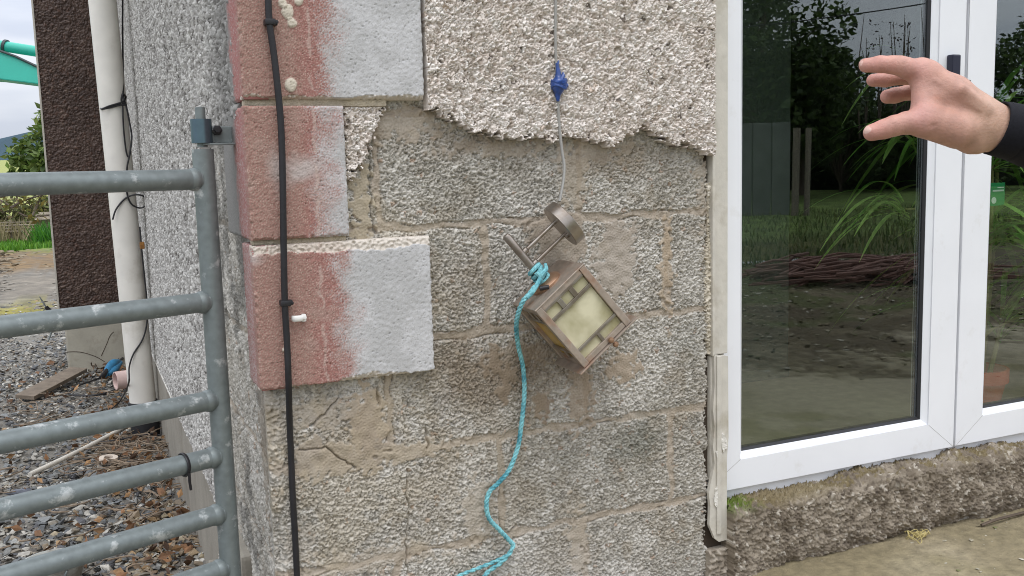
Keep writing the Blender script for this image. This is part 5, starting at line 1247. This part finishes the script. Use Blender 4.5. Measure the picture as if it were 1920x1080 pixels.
    def ring(i, k, inset=0):
        nonlocal N
        N = N-T[i]*(N@T[i]); N /= np.linalg.norm(N); B = np.cross(T[i], N)
        fold = sum(a*np.sin(m*th+w*arc[i]+p) for m, w, p, a in wav)*.0010*min(1, arc[i]/.03)
        # seam of the cuff
        fold = fold-.0012*math.exp(-((arc[i]-.022)/.0012)**2)
        r = R[i]+fold-inset
        return P[i]+r[:, None]*(np.cos(th)[:, None]*N+1.04*np.sin(th)[:, None]*B)
    rings = [ring(6, 0, .0035), ring(2, 0, .0034), ring(0, 0, .0030), ring(0, 0, .0010), ring(0, 0, -.0002)]+[ring(i, 0) for i in range(1, len(P))]
    rings[3] = rings[3]-T[0]*.0016; rings[4] = rings[4]-T[0]*.0006
    Vs = np.concatenate(rings); m = len(rings); Qs = np.array([[i*ns+k, i*ns+(k+1) % ns, (i+1)*ns+(k+1) % ns, (i+1)*ns+k] for i in range(m-1) for k in range(ns)])
    capf = np.array([[(m-1)*ns+k for k in range(ns)]])
    o = mesh_np('sleeve', CAM+Vs@AX, [Qs, capf], mat('dark_cloth', A(27, 27, 32), .85, spec=.2, var=.2, vscale=300, bump=.4, bscale=900, bdist=.0008), root, True)
person()

def grit():
    r = np.random.RandomState(33); sh = chip_shapes(8, 12); V, Fc, C = [], [], []; off = 0
    for k in range(600):
        x = r.uniform(1.2, 3.0); y = -.03-abs(r.normal(0, .16))-(.0 if r.rand() < .6 else r.rand()*.8); s_ = .0016*(5**(r.rand()**2.2)); vv, ff = sh[r.randint(8)]
        V.append(vv*s_+np.array([x, y, s_*.3])); Fc.append(ff+off); off += len(vv); C.append(np.repeat(np.asarray([A(170, 162, 142), A(130, 120, 96), A(120, 122, 84), A(200, 192, 176)][r.randint(4)])[None], len(vv), 0))
    tag(mesh_np('grit', np.concatenate(V), [np.concatenate(Fc)], M_rough, None, False, np.concatenate(C)), 'scattered grit on the concrete below the doorstep', 'grit', kind='stuff')
    b = MB()
    p = onZ(1716, 1010, .0)
    for k in range(16):
        a = r.uniform(0, 6.28); c = p+np.array([r.normal(0, .012), r.normal(0, .008), .004]); P = [c+np.array([.022*math.cos(a+t)*r.uniform(.6, 1.2), .014*math.sin(a+t), .006+.01*math.sin(t*2)]) for t in np.linspace(0, r.uniform(1.5, 4), 6)]; b.tube(P, .0011, 5, True, 3)
    tag(b.build('straw_wisp', mat('straw', A(196, 180, 120), .8), None, True), 'small wisp of dry straw on the concrete by the doorstep', 'straw')
    b = MB(); b.tube([onZ(1840, 985, .006), onZ(1866, 975, .012), onZ(1900, 966, .010), onZ(1935, 958, .006)], .004, 6, True, 5); tag(b.build('twig', M_bark, None, True), 'thin bare twig lying along the doorstep foot', 'twig')
grit()

def litter():
    r = np.random.RandomState(91); n = 700; P = np.stack([r.uniform(-.9, .27, n), r.uniform(1.1, 5.2, n), np.full(n, PZ+.022)+r.uniform(0, .01, n)], 1)
    k = n//2; P[:k, 0] = .27-np.abs(r.normal(0, .16, k))
    tag(leaves_mesh('leaf_litter', P, .042, mat('dead_leaf', attr=True, rough=.8, var=.3, vscale=60), None, [A(132, 96, 66), A(112, 82, 58), A(150, 116, 80), A(96, 74, 58)], 92, .0, .55), 'brown dead leaves scattered over the gravel', 'leaves', kind='stuff')
litter()

def garden_grit():
    r = np.random.RandomState(37); sh = chip_shapes(8, 13); V, Fc, C = [], [], []; off = 0
    for k in range(5200):
        y = -1.0-4.5*r.rand()**.8; x = r.uniform(.5, 6.0)+max(0, -y-2)*.5; s_ = .006*(4.5**(r.rand()**1.6)); vv, ff = sh[r.randint(8)]
        V.append(vv*s_+np.array([x, y, s_*.2-.008])); Fc.append(ff+off); off += len(vv); C.append(np.repeat(np.asarray([A(160, 150, 126), A(128, 116, 92), A(104, 100, 70), A(184, 176, 158), A(84, 76, 62)][r.randint(5)])[None], len(vv), 0))
    tag(mesh_np('garden_gravel', np.concatenate(V), [np.concatenate(Fc)], M_rough, None, False, np.concatenate(C)), 'loose stones on the earth seen in the door glass', 'gravel', kind='stuff')
    V, C = [], []; G = [A(88, 106, 54), A(106, 120, 66), A(74, 90, 46), A(126, 126, 80)]
    for k in range(9000):
        y = -5.4-7.0*r.rand()**1.3; x = r.uniform(1.5, 12)+max(0, -y-5)*.4; hh = r.uniform(.04, .13); a = r.uniform(0, 6.28); l = r.uniform(.2, .8)*hh; w = .006+.006*r.rand()
        t = np.array([math.cos(a)*l, math.sin(a)*l, hh]); s_ = np.array([-math.sin(a), math.cos(a), 0])*w; b = np.array([x, y, -.01])
        V.extend([b-s_, b+s_, b+t*.6+s_*.7, b+t]); C.extend([np.asarray(G[r.randint(4)])*r.uniform(.7, 1.2)]*4)
    V = np.array(V); tag(mesh_np('lawn_blades', V, [np.arange(len(V)).reshape(-1, 4)], M_leaf, None, False, np.array(C)), 'tufty lawn grass seen in the door glass', 'grass', kind='stuff')
garden_grit()
